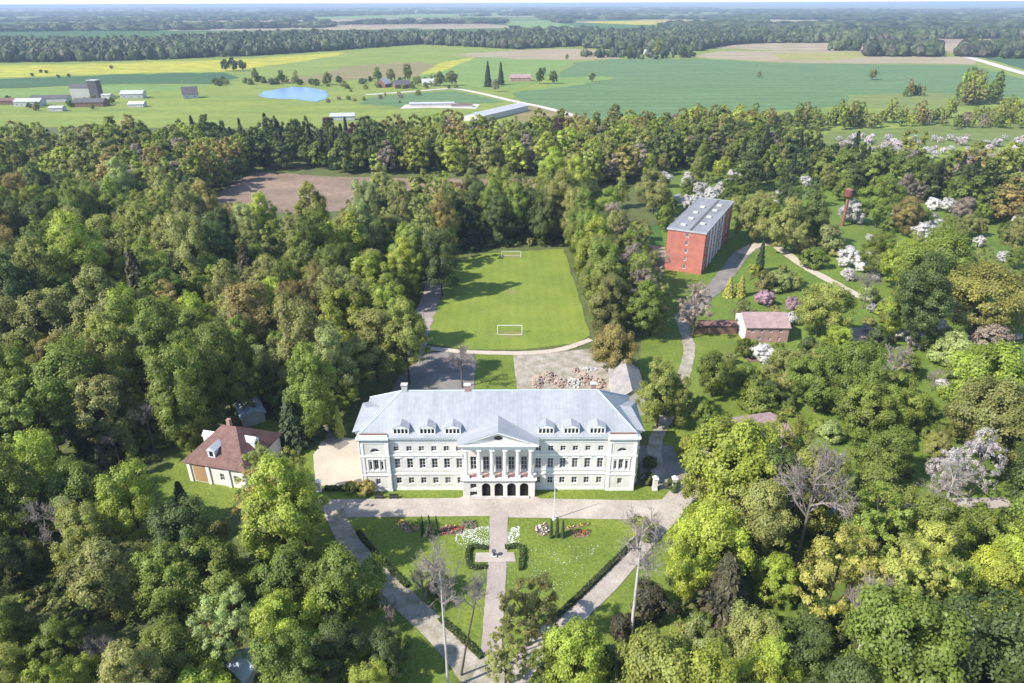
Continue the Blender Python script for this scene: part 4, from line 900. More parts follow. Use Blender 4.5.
# the avenue along the right side of the pitch, two rows
for i in range(9):
    u = i / 8; by_base(577 + 30 * u + random.uniform(-1.5, 1.5), 252 + 88 * u, px(0, at(590, 252 + 88*u)[1], (25, 28, 23, 26, 27, 24, 25, 22, 20)[i])[1], ('tall1', 'tall2', 'round3')[i % 3], ('og', 'g', 'ol', 'g', 'yg', 'og', 'g', 'ol', 'og')[i], wpx=(30, 32, 34, 36, 38, 38, 40, 42, 38)[i])
    by_base(607 + 36 * u + random.uniform(-2, 2), 247 + 92 * u, px(0, at(610, 247 + 92*u)[1], (24, 22, 22, 20, 22, 21, 20, 19, 18)[i])[1], ('tall2', 'loose1', 'tall1', 'loose2')[i % 4], ('g', 'gr', 'og', 'gr', 'g', 'gr', 'ol', 'gr', 'g')[i], wpx=(30, 32, 32, 34, 34, 36, 36, 38, 38)[i])
for x, y, h in ((632, 268, 18), (640, 292, 15), (648, 314, 14), (650, 336, 13)): by_base(x, y, px(0, at(x, y)[1], h)[1], 'loose1', 'og', wpx=36)
# leafless trees
by_base(631, 637.5, 513, 'plane', 'gr', wpx=64); by_base(75, 566, 489, 'bare1', 'gr', wpx=56); by_base(846, 690, 580, 'plane', 'gr', wpx=46); by_base(448, 690, 538, 'bare_birch', 'gr', wpx=56); by_base(461, 676, 580, 'bare_lean', 'gr', wpx=44)
by_base(795, 568, 428, 'bare1', 'gr', wpx=92); by_base(931, 545, 468, 'plane', 'gr', wpx=54); by_base(862, 309, 268, 'bare2', 'gr', wpx=30); by_base(462, 388, 340, 'bare1', 'gr', wpx=42); by_base(424, 602, 562, 'bare_low', 'gr', wpx=50); by_base(390, 628, 594, 'bare_low', 'gr', wpx=38)
by_base(1018, 540, 480, 'bare2', 'gr', wpx=30); by_base(1016, 670, 605, 'bare2', 'gr', wpx=32)
for cx, yt, w in ((55, 420, 38), (146, 397, 32), (113, 425, 26), (100, 628, 34), (895, 205, 20), (897, 338, 48), (935, 366, 26), (290, 268, 24), (660, 245, 26)): hero(cx, yt, w, 'gr', random.choice(['bare1', 'bare_low', 'bare2']))
# blossom
for cx, yt, w, col in [(902, 316, 26, 'wh'), (917, 332, 18, 'wh'), (942, 378, 15, 'wh'), (765, 290, 18, 'pk'), (793, 297, 16, 'pk'), (793, 311, 14, 'wh'), (763, 343, 24, 'wh'), (855, 200, 26, 'wh'), (850, 247, 22, 'wh'), (868, 253, 22, 'wh'),
        (881, 258, 17, 'wh'), (924, 222, 22, 'wh'), (935, 219, 15, 'wh'), (934, 198, 14, 'wh'), (949, 198, 15, 'wh'), (975, 207, 9, 'wh'), (688, 195, 16, 'wh'), (700, 182, 15, 'wh'), (712, 188, 16, 'wh'), (722, 182, 14, 'wh'), (665, 172, 16, 'wh'), (690, 172, 12, 'wh'), (870, 234, 8, 'wh'), (780, 190, 14, 'wh'), (806, 176, 12, 'wh'), (990, 318, 12, 'wh')]:
    hero(cx, yt, w, col, random.choice(['blossom1', 'blossom2']))
by_base(968, 497, 428, 'blossom3', 'ws', wpx=40); by_base(938, 500, 446, 'blossom3', 'ws', wpx=34)
for _ in range(34):
    x, y = random.uniform(835, 1030), random.uniform(196, 345)
    if x < 890 and y < 245: continue
    hero(x, y, random.uniform(7, 13), 'wh' if random.random() < .7 else 'ws', random.choice(['blossom1', 'blossom2']))
for _ in range(9): hero(random.uniform(664, 745), random.uniform(168, 196), random.uniform(9, 14), 'wh', 'blossom1')
# shrubs
for cx, yt, w, col in [(437, 568, 28, 'dg'), (655, 582, 44, 'by'), (674, 572, 16, 'dg'), (687, 596, 20, 'og'), (624, 611, 30, 'by'), (645, 515, 26, 'ol'), (672, 478, 14, 'dg'), (688, 437, 20, 'yg'), (632, 390, 15, 'yg'), (758, 380, 40, 'g'), (772, 380, 28, 'dg'), (791, 394, 18, 'dg'),
        (762, 270, 22, 'og'), (777, 271, 24, 'pale'), (792, 272, 20, 'og'), (828, 222, 34, 'pale'), (806, 235, 20, 'br'), (815, 247, 26, 'g'), (993, 322, 36, 'gr'), (955, 330, 40, 'pale'), (970, 350, 30, 'og'), (888, 297, 14, 'pale'), (985, 508, 48, 'g'), (960, 540, 30, 'g'), (366, 478, 18, 'br'), (350, 480, 14, 'og'),
        (700, 395, 18, 'g'), (720, 372, 22, 'og'), (740, 366, 20, 'g'), (810, 335, 20, 'dg'), (880, 325, 22, 'dg'), (940, 330, 22, 'g'), (930, 300, 24, 'pale'), (975, 300, 22, 'og'), (910, 355, 24, 'g'), (925, 395, 26, 'g'), (650, 455, 14, 'dg'), (648, 470, 14, 'dg'), (745, 300, 22, 'og'), (775, 305, 18, 'og'),
        (190, 500, 20, 'og'), (165, 505, 24, 'dg'), (215, 520, 24, 'og'), (640, 605, 18, 'og'), (700, 610, 22, 'g'), (820, 305, 18, 'g'), (870, 285, 20, 'pale'), (835, 240, 18, 'og'), (890, 215, 18, 'g'), (960, 225, 22, 'og'), (85, 640, 22, 'gr'), (60, 580, 20, 'dg'), (95, 590, 20, 'dg')]:
    hero(cx, yt, w, col, random.choice(['shrub1', 'shrub2']))

# ---- the rest of the near park: fill between them
def inside(p, poly):
    x, y = p; c = False; n = len(poly)
    for i in range(n):
        (x0, y0), (x1, y1) = poly[i], poly[i-1]
        if (y0 > y) != (y1 > y) and x < (x1 - x0) * (y - y0) / (y1 - y0) + x0: c = not c
    return c
G = lambda pts: [at(*p) for p in pts]
CLEAR = NO_TREE + [G([(120,480),(200,435),(300,465),(262,500),(245,575),(140,575)]), G([(640,236),(672,236),(720,270),(712,330),(660,330),(648,290)]), G([(205,196),(365,200),(352,234),(262,238),(210,226)]), G([(905,470),(1000,470),(1010,530),(900,530)]), G([(820,205),(870,205),(870,240),(820,240)]), G([(860,395),(960,395),(960,440),(890,440)]), G([(700,360),(830,430),(800,460),(690,470)]), G([(748,262),(770,236),(800,222),(850,222),(892,238),(880,262),(840,275),(800,262)]), G([(185,495),(190,440),(280,425),(300,470),(240,510),(230,530),(160,525),(165,490)]), G([(200,205),(240,180),(262,171),(560,178),(560,205),(240,215)]), G([(690,480),(720,430),(770,420),(790,460),(740,480)]),
    G([(640,480),(640,300),(672,310),(675,250),(760,240),(800,300),(800,350),(690,350),(690,400),(830,400),(830,430),(690,470)]), G([(-90,194),(-90,184),(65,187),(60,193)]), G([(560,640),(690,510),(720,560),(660,660),(600,700),(540,720)])]
REG = [  # (ground polygon, number wanted, colours, forms)
    (G([(-170,760),(-330,330),(-90,200),(220,214),(440,205),(520,205),(590,205),(600,240),(440,255),(415,300),(405,345),(380,380),(330,400),(290,440),(200,420),(170,520),(235,530),(330,545),(400,640),(440,760)]), 330, 'g g og og yg dg ol og ol yg br pale g dg', 'round1 round2 round3 tall1 tall1 tall2 tall2 loose1 loose2 birch1'),
    (G([(560,800),(600,700),(700,560),(760,480),(980,470),(1100,480),(1200,800)]), 30, 'g yg yg dg ol ol', 'round1 tall2 tall1 loose1 loose2 birch1'),
    (G([(640,330),(600,300),(590,200),(650,165),(760,165),(690,230),(668,270)]), 16, 'g og yg ol', 'round1 tall1 loose1'),
    (G([(690,200),(740,235),(830,240),(850,215),(840,195),(760,175),(700,175)]), 16, 'g og dg og ol', 'round1 round2 loose1 tall1'),
    (G([(930,320),(900,300),(960,240),(1100,250),(1100,330)]), 6, 'g og yg gr', 'round1 loose1'),
    (G([(780,440),(800,360),(900,330),(1100,330),(1150,480),(960,480)]), 7, 'g og yg', 'round1 round2 round3'),
    (G([(900,300),(840,200),(760,190),(760,165),(1100,175),(1150,320)]), 70, 'og g ol g og gr', 'round1 loose1 round2 tall1'),
]
def fill(poly, want, cols, forms, wr=(8.5, 14), gap=.55, hs=1.0):
    cols, forms = cols.split(), forms.split(); P = np.array(poly); lo, hi = P.min(0), P.max(0); got = 0
    for _ in range(want * 60):
        if got >= want: break
        X, Y = random.uniform(lo[0], hi[0]), random.uniform(lo[1], hi[1])
        if not inside((X, Y), poly): continue
        Wd = random.uniform(*wr)
        if any(inside((X + dx*Wd*.35, Y + dy*Wd*.35), c) for c in CLEAR for dx, dy in ((0, 0), (1, 0), (-1, 0), (0, 1), (0, -1))): continue
        if any((t['X'] - X)**2 + (t['Y'] - Y)**2 < (gap * .5 * (t['W'] + Wd))**2 for t in TREES): continue
        pr = random.choice(forms); place_tree(pr, X, Y, Wd * (.72 if pr == 'birch1' else 1), random.choice(['og', 'g', 'ol'] if pr == 'birch1' else cols), None, KIND[pr], hs); got += 1
for i, (poly, want, cols, forms) in enumerate(REG):
    if i < 2: fill(poly, want, cols, forms)
    else: fill(poly, want, cols, forms, (5.5, 10), .62, .85)
shrubby = CLEAR; CLEAR = NO_TREE[:]
fill(G([(690,345),(740,350),(900,345),(980,330),(1000,430),(880,470),(700,420)]), 34, 'g og g pale dg yg', 'shrub1 shrub2 shrub2 round1', (3, 6.5), .5, .9)
fill(G([(700,300),(770,262),(860,300),(960,318),(960,335),(800,330),(790,318)]), 16, 'pale og g yg', 'shrub1 shrub2', (2.5, 5), .5, 1)
CLEAR = shrubby

# ---- the wider woods: countless trees, one mass each
LEAFC = {}
def source(name, items):
    c = bpy.data.collections.new(name)
    for i, (me, col, tr) in enumerate(items):
        if col not in LEAFC: LEAFC[col] = leaf_mat('leaf_mass', color=col)
        me = me.copy(); me.materials.clear(); me.materials.append(LEAFC[col])
        o = bpy.data.objects.new('%s_%03d' % (name, i), me); c.objects.link(o)
    return c
def lowcrown(A, zc, n, leaf, lobes, seed, **kw): return crown_mesh('crown', A, zc, n, leaf, lobes, seed, M['leaf'], **kw)[0]
LOW = [lowcrown(1.45, .82, 5000, .055, 70, 51), lowcrown(1.8, 1.0, 5000, .056, 80, 52), lowcrown(1.3, .75, 4600, .054, 70, 53, shape='spread'), lowcrown(2.3, 1.25, 5000, .06, 90, 54, fill=.9)]
SPL = spruce_mesh('crown', 2.8, 1600, .14, 55)
WOOD_ITEMS = ([(LOW[i % 4], FOL[c], 0) for i, c in enumerate('g og yg ol og ol dg br g ol og yg gr dg og g'.split())] + [(SPL, FOL['sp'], 0), (SPL, FOL['dg'], 0)])
NW = 18
BLOS = source('orchard_source', [(crown_mesh('crown', .8, .45, 1600, .08, 40, 61, M['petal'], tvar=.1)[0], c, 0) for c in (FOL['wh'], (.62, .55, .5), (.7, .62, .62))])
def blob(seed):
    bm = bmesh.new(); bmesh.ops.create_icosphere(bm, subdivisions=2, radius=.5); g = np.random.default_rng(seed)
    for v in bm.verts:
        v.co = v.co * float(g.uniform(.75, 1.2)); v.co.z = v.co.z * 1.25 + .62
    me = bpy.data.meshes.new('crown'); bm.to_mesh(me); bm.free(); a = me.attributes.new('tint', 'FLOAT', 'FACE'); a.data.foreach_set('value', g.normal(1, .18, len(me.polygons)).clip(.6, 1.4).astype(np.float32)); me.materials.append(M['leaf']); return me
FARS = source('far_source', [(blob(71 + i), c, 0) for i, c in enumerate(((.08,.11,.04), (.12,.14,.06), (.10,.14,.045), (.05,.07,.035), (.15,.18,.07), (.13,.125,.08)))])
def scatter(name, pts, wid, hgt, idx, coll, label):
    n = len(pts); me = bpy.data.meshes.new(name); me.vertices.add(n); me.vertices.foreach_set('co', np.array(pts, np.float32).ravel()); me.update()
    for nm, ty, key, val in (('scl', 'FLOAT_VECTOR', 'vector', np.stack([wid, wid, hgt], 1)), ('rot', 'FLOAT', 'value', RNG.uniform(0, 6.28, n)), ('idx', 'INT', 'value', idx)):
        a = me.attributes.new(nm, ty, 'POINT'); a.data.foreach_set(key, np.ascontiguousarray(val, dtype=np.int32 if ty == 'INT' else np.float32).ravel())
    o = bpy.data.objects.new(name, me); COL.objects.link(o); tag(o, label, kind='stuff')
    ng = bpy.data.node_groups.new(name, 'GeometryNodeTree'); ng.interface.new_socket('Geometry', in_out='INPUT', socket_type='NodeSocketGeometry'); ng.interface.new_socket('Geometry', in_out='OUTPUT', socket_type='NodeSocketGeometry')
    N, L = ng.nodes, ng.links; i_ = N.new('NodeGroupInput'); o_ = N.new('NodeGroupOutput'); ip = N.new('GeometryNodeInstanceOnPoints'); ci = N.new('GeometryNodeCollectionInfo')
    ci.inputs['Collection'].default_value = coll; ci.inputs['Separate Children'].default_value = True; ci.inputs['Reset Children'].default_value = True
    def na(nm, ty): q = N.new('GeometryNodeInputNamedAttribute'); q.data_type = ty; q.inputs['Name'].default_value = nm; return q.outputs[0]
    ip.inputs['Pick Instance'].default_value = True; cx = N.new('ShaderNodeCombineXYZ')
    L.new(i_.outputs[0], ip.inputs['Points']); L.new(ci.outputs[0], ip.inputs['Instance']); L.new(na('idx', 'INT'), ip.inputs['Instance Index']); L.new(na('rot', 'FLOAT'), cx.inputs['Z'])
    L.new(cx.outputs[0], ip.inputs['Rotation']); L.new(na('scl', 'FLOAT_VECTOR'), ip.inputs['Scale']); L.new(ip.outputs[0], o_.inputs[0])
    o.modifiers.new('scatter', 'NODES').node_group = ng; return o
def sample(poly, gap, clear=(), avoid=True):
    P = np.array(poly); lo, hi = P.min(0), P.max(0); out = []
    near = [(t['X'], t['Y'], t['W']) for t in TREES] if avoid else []
    for Y in np.arange(lo[1], hi[1], gap * .87):
        for X in np.arange(lo[0], hi[0], gap):
            q = (X + random.uniform(-.45, .45) * gap, Y + random.uniform(-.45, .45) * gap)
            if not inside(q, poly) or any(inside(q, c) for c in clear): continue
            if any((q[0] - a)**2 + (q[1] - b)**2 < (.36 * (w + gap))**2 for a, b, w in near): continue
            out.append((*q, 0))
    return out
wood_polys = [
    (G([(-420,330),(-330,152),(0,154),(60,156),(110,155),(200,150),(330,149),(480,146),(590,143),(610,205),(520,206),(440,206),(220,216),(-90,202),(-330,330)]), 9.5, None),
    (G([(590,139),(690,138),(760,146),(760,168),(640,170),(600,205)]), 9.0, None),
    (G([(760,150),(840,172),(1024,182),(1200,186),(1250,225),(1024,235),(880,200),(760,190)]), 10.0, None),
    (G([(-170,770),(-330,330),(-700,330),(-500,770)]), 11, None),
]
pts = []
wood_polys = [([tuple(q + RNG.normal(0, 5 + .012 * abs(q[1]), 2)) for k in range(len(p_)) for q in [np.array(p_[k]) + (np.array(p_[(k+1) % len(p_)]) - np.array(p_[k])) * j / 8 for j in range(8)]], g_, n_) for p_, g_, n_ in wood_polys]
for poly, gap, _ in wood_polys: pts += sample(poly, gap, CLEAR)
edge = []
for x in np.arange(690, 860, 2.6): edge.append((*at(x, 130 + random.uniform(-4, 3) - (x - 690) * .015), 0))
for x in np.arange(850, 1100, 4): edge.append((*at(x, 124 + random.uniform(-6, 6)), 0))
for x in np.arange(905, 925, 2.5): edge.append((*at(x, 96 + random.uniform(-1, 1)), 0))
for _ in range(40): edge.append((*at(random.uniform(990, 1100), random.uniform(108, 126)), 0))
edge = np.array(edge); big = np.array([(*at(random.uniform(957, 998), random.uniform(99, 106)), 0) for _ in range(22)])
und = []
for poly, gap in ((REG[0][0], 4.2), (REG[1][0], 4.5)): und += sample(poly, gap, CLEAR, False)
UNDER = source('undergrowth_source', [(lowcrown(.7, .32, 1000, .085, 26, 81 + i, lr=(.07, .14)), FOL[c], 0) for i, c in enumerate('g og dg g'.split())])
und = np.array(und); k = len(und); uw = RNG.uniform(2.0, 4.6, k)
scatter('undergrowth', und, uw, uw * RNG.uniform(.7, 1.2, k), RNG.integers(0, 4, k), UNDER, 'low green undergrowth on the floor of the park wood')
# blossoming orchard rows
op = [(*at(random.uniform(835, 1060), random.uniform(140, 166)), 0) for _ in range(150)]; op = [q for q in op if px(*q)[1] < 150 + (px(*q)[0] - 835) * .09]
scatter('orchard_blossom', np.array(op), RNG.uniform(3.5, 6.5, len(op)), RNG.uniform(3.5, 6.5, len(op)), RNG.integers(0, 3, len(op)), BLOS, 'white and pinkish blossoming orchard beyond the park on the right')
# distant woods: bands of far trees
far = []
def band(poly, n, w=(14, 22)):
    k = 0
    P = np.array(poly, float); lo, hi = P.min(0), P.max(0)
    G_ = G(poly); Q = np.array(G_); l2, h2 = Q.min(0), Q.max(0)
    while k < n:
        q = (random.uniform(l2[0], h2[0]), random.uniform(l2[1], h2[1]))
        if not inside(q, G_): continue
        k += 1
        if any(inside(q, c) for c in FARCLEAR) or (q[1] > 1500 and math.sin(q[0] * .0041 + q[1] * .0013) + math.sin(q[0] * .0017 - q[1] * .0036 + 2) < -.75): continue
        k -= 1; far.append((*q, random.uniform(*w))); k += 1
band([(-350,66),(-350,44),(0,41.5),(256,38),(430,37.5),(520,40),(520,49.5),(440,45.5),(420,44.5),(256,56),(128,61),(0,63)], 12000)
band([(520,40),(560,39),(585,40),(580,46),(560,47.5),(520,49)], 900); band([(585,48),(590,39),(720,39),(722,51),(650,51.5),(600,49)], 2400); band([(690,38),(930,41),(935,52.5),(860,51),(760,50),(720,51)], 3400); band([(864,56.5),(868,51),(938,52),(940,57)], 300); band([(955,57),(970,46),(1200,48),(1250,60),(1024,59)], 1500)
band([(570,57),(600,54.5),(700,54.5),(690,58),(650,60)], 60, (9, 14))
band([(500,35),(620,32),(1024,36),(1300,38),(1300,41),(1000,39),(720,38),(560,38.5)], 2600, (18, 28))
for y0, y1, x0, x1, nn in ((28.5, 31.5, -200, 190, 500), (27, 29, 80, 320, 260), (22.5, 24.5, 90, 560, 900), (13.5, 17.5, -400, 560, 3200), (9, 11, -400, 700, 2600), (16.5, 19.5, 540, 1350, 2000), (26.5, 30, 600, 1300, 2200), (11, 13.5, 500, 1400, 2400), (20.5, 22, -300, 300, 500), (22, 23.5, 700, 1200, 500)):
    band([(x0, y1), (x0 + 20, y0), ((x0 + x1)/2, y0 - .6), (x1, y0 - 1.5), (x1 + 20, y1 - 1.5), ((x0 + x1)/2, y1 + .3)], nn, (30, 55) if y0 < 20 else (20, 30))
far = np.array(far); n = len(far)
scatter('distant_woods', np.column_stack([far[:, :2], np.zeros(n)]), far[:, 2] * RNG.uniform(.5, 1.15, n) * (1 + (far[:, 1] > 2500) * 1.5), np.minimum(far[:, 2] * .85, 17) * RNG.uniform(.55, 1.2, n), RNG.integers(0, 6, n), FARS, 'far bluish woods in bands towards the horizon')
# ---- lone trees and clumps in the fields: things of their own
def lone(x, y, wpx, proto, col, label):
    X, Y = at(x, y); place_tree(proto, X, Y, wpx * px(X, Y, 4)[2], col, label, KIND[proto])
for x, y, w, p, c, lb in [(226, 71, 8, 'round1', 'sp', 'dark tree at the left of the clump beside the yellow rapeseed field'), (234, 71.5, 9, 'round3', 'sp', 'dark tallest tree of the clump beside the yellow rapeseed field'), (243, 71, 8, 'round2', 'dg', 'dark tree at the right of the clump beside the yellow rapeseed field'),
        (256, 82, 7, 'tall1', 'g', 'fresh green tree by the hedge left of the pond'), (282, 84, 7, 'tall1', 'dg', 'dark tree at the back shore of the pond'), (296, 80, 6, 'loose1', 'ol', 'thin olive tree in the meadow behind the pond'), (328, 85, 9, 'round1', 'og', 'olive bushy tree right behind the pond'), (345, 89, 6, 'round2', 'ol', 'small olive tree right of the pond shore'),
        (378, 83, 8, 'tall1', 'g', 'green tree at the left of the distant hamlet'), (391, 82, 9, 'round1', 'og', 'olive tree behind the dark-roofed hamlet house'), (408, 82, 9, 'tall1', 'g', 'tall green tree in the middle of the distant hamlet'), (418, 86, 7, 'round2', 'pale', 'pale tree in front of the hamlet houses'), (440, 86, 10, 'round1', 'og', 'olive tree at the right of the distant hamlet'), (452, 86, 10, 'round3', 'og', 'rounded olive tree closing the hamlet on the field side'),
        (488, 87, 10, 'spruce1', 'sp', 'dark broad conifer standing left of a pair in the light green field'), (501, 85, 9, 'spruce1', 'sp', 'smaller dark conifer standing right of a pair in the light green field'), (495, 92, 8, 'loose1', 'gr', 'grey leafless-looking tree below the two dark conifers'),
        (540, 84, 8, 'tall1', 'dg', 'dark tree beside the pink-roofed farmhouse'), (553, 84, 9, 'round1', 'dg', 'wide dark bush-like tree at the end of the farmhouse clump'), (544, 75, 4, 'tall1', 'g', 'small slim tree behind the farmhouse clump'), (592, 82, 6, 'round3', 'g', 'lone small green tree on the edge of the big green field'), (759, 78, 4.5, 'round1', 'og', 'tiny lone olive tree in the middle of the big green field'), (872, 80, 8, 'round2', 'og', 'lone olive-brown tree in the big green field'),
        (567, 60, 3, 'tall1', 'g', 'tiny slim tree at the corner of the tan strip'), (629, 57.5, 6, 'tall1', 'g', 'tree in front of the dark wood at the field edge, leftmost'), (658, 58, 12, 'round1', 'ol', 'bright olive tree in front of the dark wood at the field edge'), (681, 58, 9, 'round2', 'dg', 'dark round tree in front of the dark wood at the field edge')]:
    lone(x, y, w, p, c, lb)
for i, (x, y) in enumerate([(272, 84), (264, 83), (246, 83.5), (300, 85), (312, 84.5), (216, 84), (362, 84), (425, 83)]):
    lone(x, y, 7, 'shrub1', 'dg', None)
for _ in range(22): lone(random.uniform(366, 458), random.uniform(79, 90), random.uniform(3.5, 7), 'shrub2', random.choice(['g', 'og', 'dg', 'pale']), None)  # trees around the hamlet, built from the shrub form and named after it
for _ in range(16): lone(random.uniform(8, 118), random.uniform(101, 112), random.uniform(4, 7), 'shrub2', random.choice(['g', 'og', 'dg']), None)  # farmyard trees, likewise given the shrub form and name
for _ in range(18): lone(random.uniform(318, 420), random.uniform(84, 104), random.uniform(3, 6), 'shrub1', random.choice(['og', 'g', 'gr', 'ol']), None)
for _ in range(16): lone(random.uniform(212, 345), random.uniform(81.5, 86), random.uniform(4, 8), 'shrub1', random.choice(['dg', 'og', 'dg']), None)
for i, x in enumerate([33, 41, 47, 59, 69, 112]): lone(x, [76.5, 73, 73.5, 78, 77, 69][i], 3.5, 'shrub2', 'dg', None)

# ------------------------------------------------------------------ hedges, flower beds, daisies
def hedge(pix, w, h, label, col=(.10, .15, .035)):
    P = smooth_line([at(*p) for p in pix], 6); c = P[len(P)//2]; o = thing('hedge', (*c, .1), label, 'hedge'); pos, nor, mb = [], [], MB()
    for i in range(len(P) - 1):
        a, b = P[i] - c, P[i+1] - c; L = np.linalg.norm(b - a); d = (b - a) / L; nn = np.array([-d[1], d[0]])
        q = [a + nn*w*.42, a - nn*w*.42, b - nn*w*.42, b + nn*w*.42]; mb.slab([tuple(v) for v in q], 0, h * .9)
        for _ in range(int(L * (w + 2*h) * 26)):
            t = random.random(); s = random.uniform(-(w/2 + h), w/2 + h)
            z, off = (h, s) if abs(s) < w/2 else (h - (abs(s) - w/2), math.copysign(w/2, s)); p2 = a + (b - a)*t + nn*(off + random.gauss(0, .05))
            pos.append((p2[0], p2[1], z + random.gauss(0, .06))); nor.append((nn[0]*(off/(w/2))*.8*(abs(s) > w/2), nn[1]*(off/(w/2))*.8*(abs(s) > w/2), 1.0 if abs(s) < w/2 else .3))
    n = len(pos); me = quads_mesh('foliage', np.array(pos), np.array(nor) + RNG.normal(0, .35, (n, 3)), RNG.uniform(.16, .34, n), RNG.normal(1, .2, n).clip(.5, 1.5), M['leaf'])
    f = bpy.data.objects.new('foliage', me); COL.objects.link(f); f.parent = o; f.color = (*col, 1)
    mb.build('hedge_core', surf('hedge_twigs', (.03, .04, .012), (.025, .025, .012), 3), o)
hedge([(358, 533), (374, 552), (392, 572), (408, 588)], 0.8, 0.6, 'clipped green hedge along the shaded drive, upper stretch near the forecourt')
hedge([(440, 620), (462, 640), (482, 659)], 0.8, .6, 'thin clipped hedge along the shaded drive, running down to the path junction')
hedge([(651, 527), (625, 552), (600, 577), (575, 601), (551, 623)], 0.8, 0.75, 'long dark clipped hedge along the sunlit drive beside the white-trunked bare tree', (.075, .10, .035))
hedge([(487, 549), (470, 549), (470, 567), (486, 568)], 0.8, .6, 'U-shaped clipped hedge left of the garden path crossing')
hedge([(505, 549), (521, 549), (521, 571)], 0.8, .7, 'L-shaped clipped hedge right of the garden path crossing')
hedge([(325, 490), (345, 490), (372, 490.5)], 1.0, .8, 'low hedge along the palace wall beside the sandy yard')
def bed(pix, label, cols, dens=7, z=.14, rim=None):
    pts = [at(*p) for p in pix]; c = np.mean(np.array(pts), 0); o = thing('flower_bed', (*c, z), label, 'flower bed', 'flower beds on the front lawn')
    P = [(p[0] - c[0], p[1] - c[1]) for p in pts]; MB().slab(P, -.02, .05).build('soil', M['soil'], o); Q = np.array(P); lo, hi = Q.min(0), Q.max(0); k = int((hi - lo).prod() * dens)
    for nm, col, fr in cols:
        pos = [(random.uniform(lo[0], hi[0]), random.uniform(lo[1], hi[1])) for _ in range(int(k * fr))]; pos = np.array([(a, b, random.uniform(.12, .4)) for a, b in pos if inside((a, b), P)]); n = len(pos)
        if not n: continue
        me = quads_mesh(nm, pos, RNG.normal(0, .4, (n, 3)) + np.array([0, 0, 1]), RNG.uniform(.18, .38, n), RNG.normal(1, .15, n).clip(.6, 1.4), M['petal']); f = bpy.data.objects.new(nm, me); COL.objects.link(f); f.parent = o; f.color = (*col, 1)
GRN, YEL, RED, PNK, WHT = ('leaves', (.08, .13, .03), 1.0), ('yellow_blossoms', (.55, .45, .04), 1.0), ('red_blossoms', (.4, .05, .05), .8), ('pink_blossoms', (.55, .3, .3), .8), ('white_blossoms', (.75, .72, .7), .8)
bed([(395, 521), (400, 520), (412, 524), (420, 530), (417, 532), (408, 527), (396, 523)], 'curved ribbon of yellow flowers left of the left thuja trio', [YEL, GRN])
bed([(400, 524), (408, 528), (415, 532), (406, 533), (398, 528)], 'green flower patch inside the yellow flower ribbon', [GRN, ('white_blossoms', (.6, .55, .5), .3)])
bed([(440, 528), (452, 526), (463, 528), (462, 534), (448, 536), (440, 535)], 'dark red flower bed right of the left thuja trio', [RED, PNK, GRN])
bed([(462, 522), (475, 521), (478, 527), (470, 530), (462, 529)], 'grey-green leafy bed between red flowers and white daisies', [('leaves', (.10, .13, .07), 2.0)])
bed([(534, 528), (546, 524), (549, 533), (543, 537), (536, 534)], 'pink and white flower bed left of the right thuja trio', [PNK, WHT, GRN])
bed([(566, 528), (576, 525), (588, 523), (588, 526), (577, 528.5), (567, 531)], 'narrow yellow flower strip right of the right thuja trio', [YEL, GRN])
bed([(570, 533), (580, 531), (591, 531), (589, 537), (574, 538)], 'orange-red flower bed below the yellow flower strip', [('red_blossoms', (.5, .14, .05), .9), GRN])
def daisies(pix, n, name='daisies'):
    pts = G(pix); P = np.array(pts); lo, hi = P.min(0), P.max(0); pos = []
    while len(pos) < n:
        q = (random.uniform(lo[0], hi[0]), random.uniform(lo[1], hi[1]))
        if inside(q, pts) and random.random() < .3 + .7 * (math.sin(q[0] * .9) * math.sin(q[1] * 1.1 + q[0] * .3) > -.2): pos.append((*q, .16))
    pos = np.array(pos); me = quads_mesh(name, pos, RNG.normal(0, .2, (n, 3)) + np.array([0, 0, 1]), RNG.uniform(.07, .18, n), np.ones(n), M['petal']); o = bpy.data.objects.new(name, me); COL.objects.link(o); o.color = (.8, .8, .75, 1)
    return tag(o, 'white daisies scattered through the front lawn', kind='stuff')
daisies([(456, 533), (466, 530), (489, 526), (489, 547), (468, 549), (455, 542)], 800)
daisies([(507, 530), (520, 526), (519, 546), (506, 548)], 400); daisies([(487, 566), (508, 552), (600, 545), (560, 600), (505, 640), (500, 570)], 350)

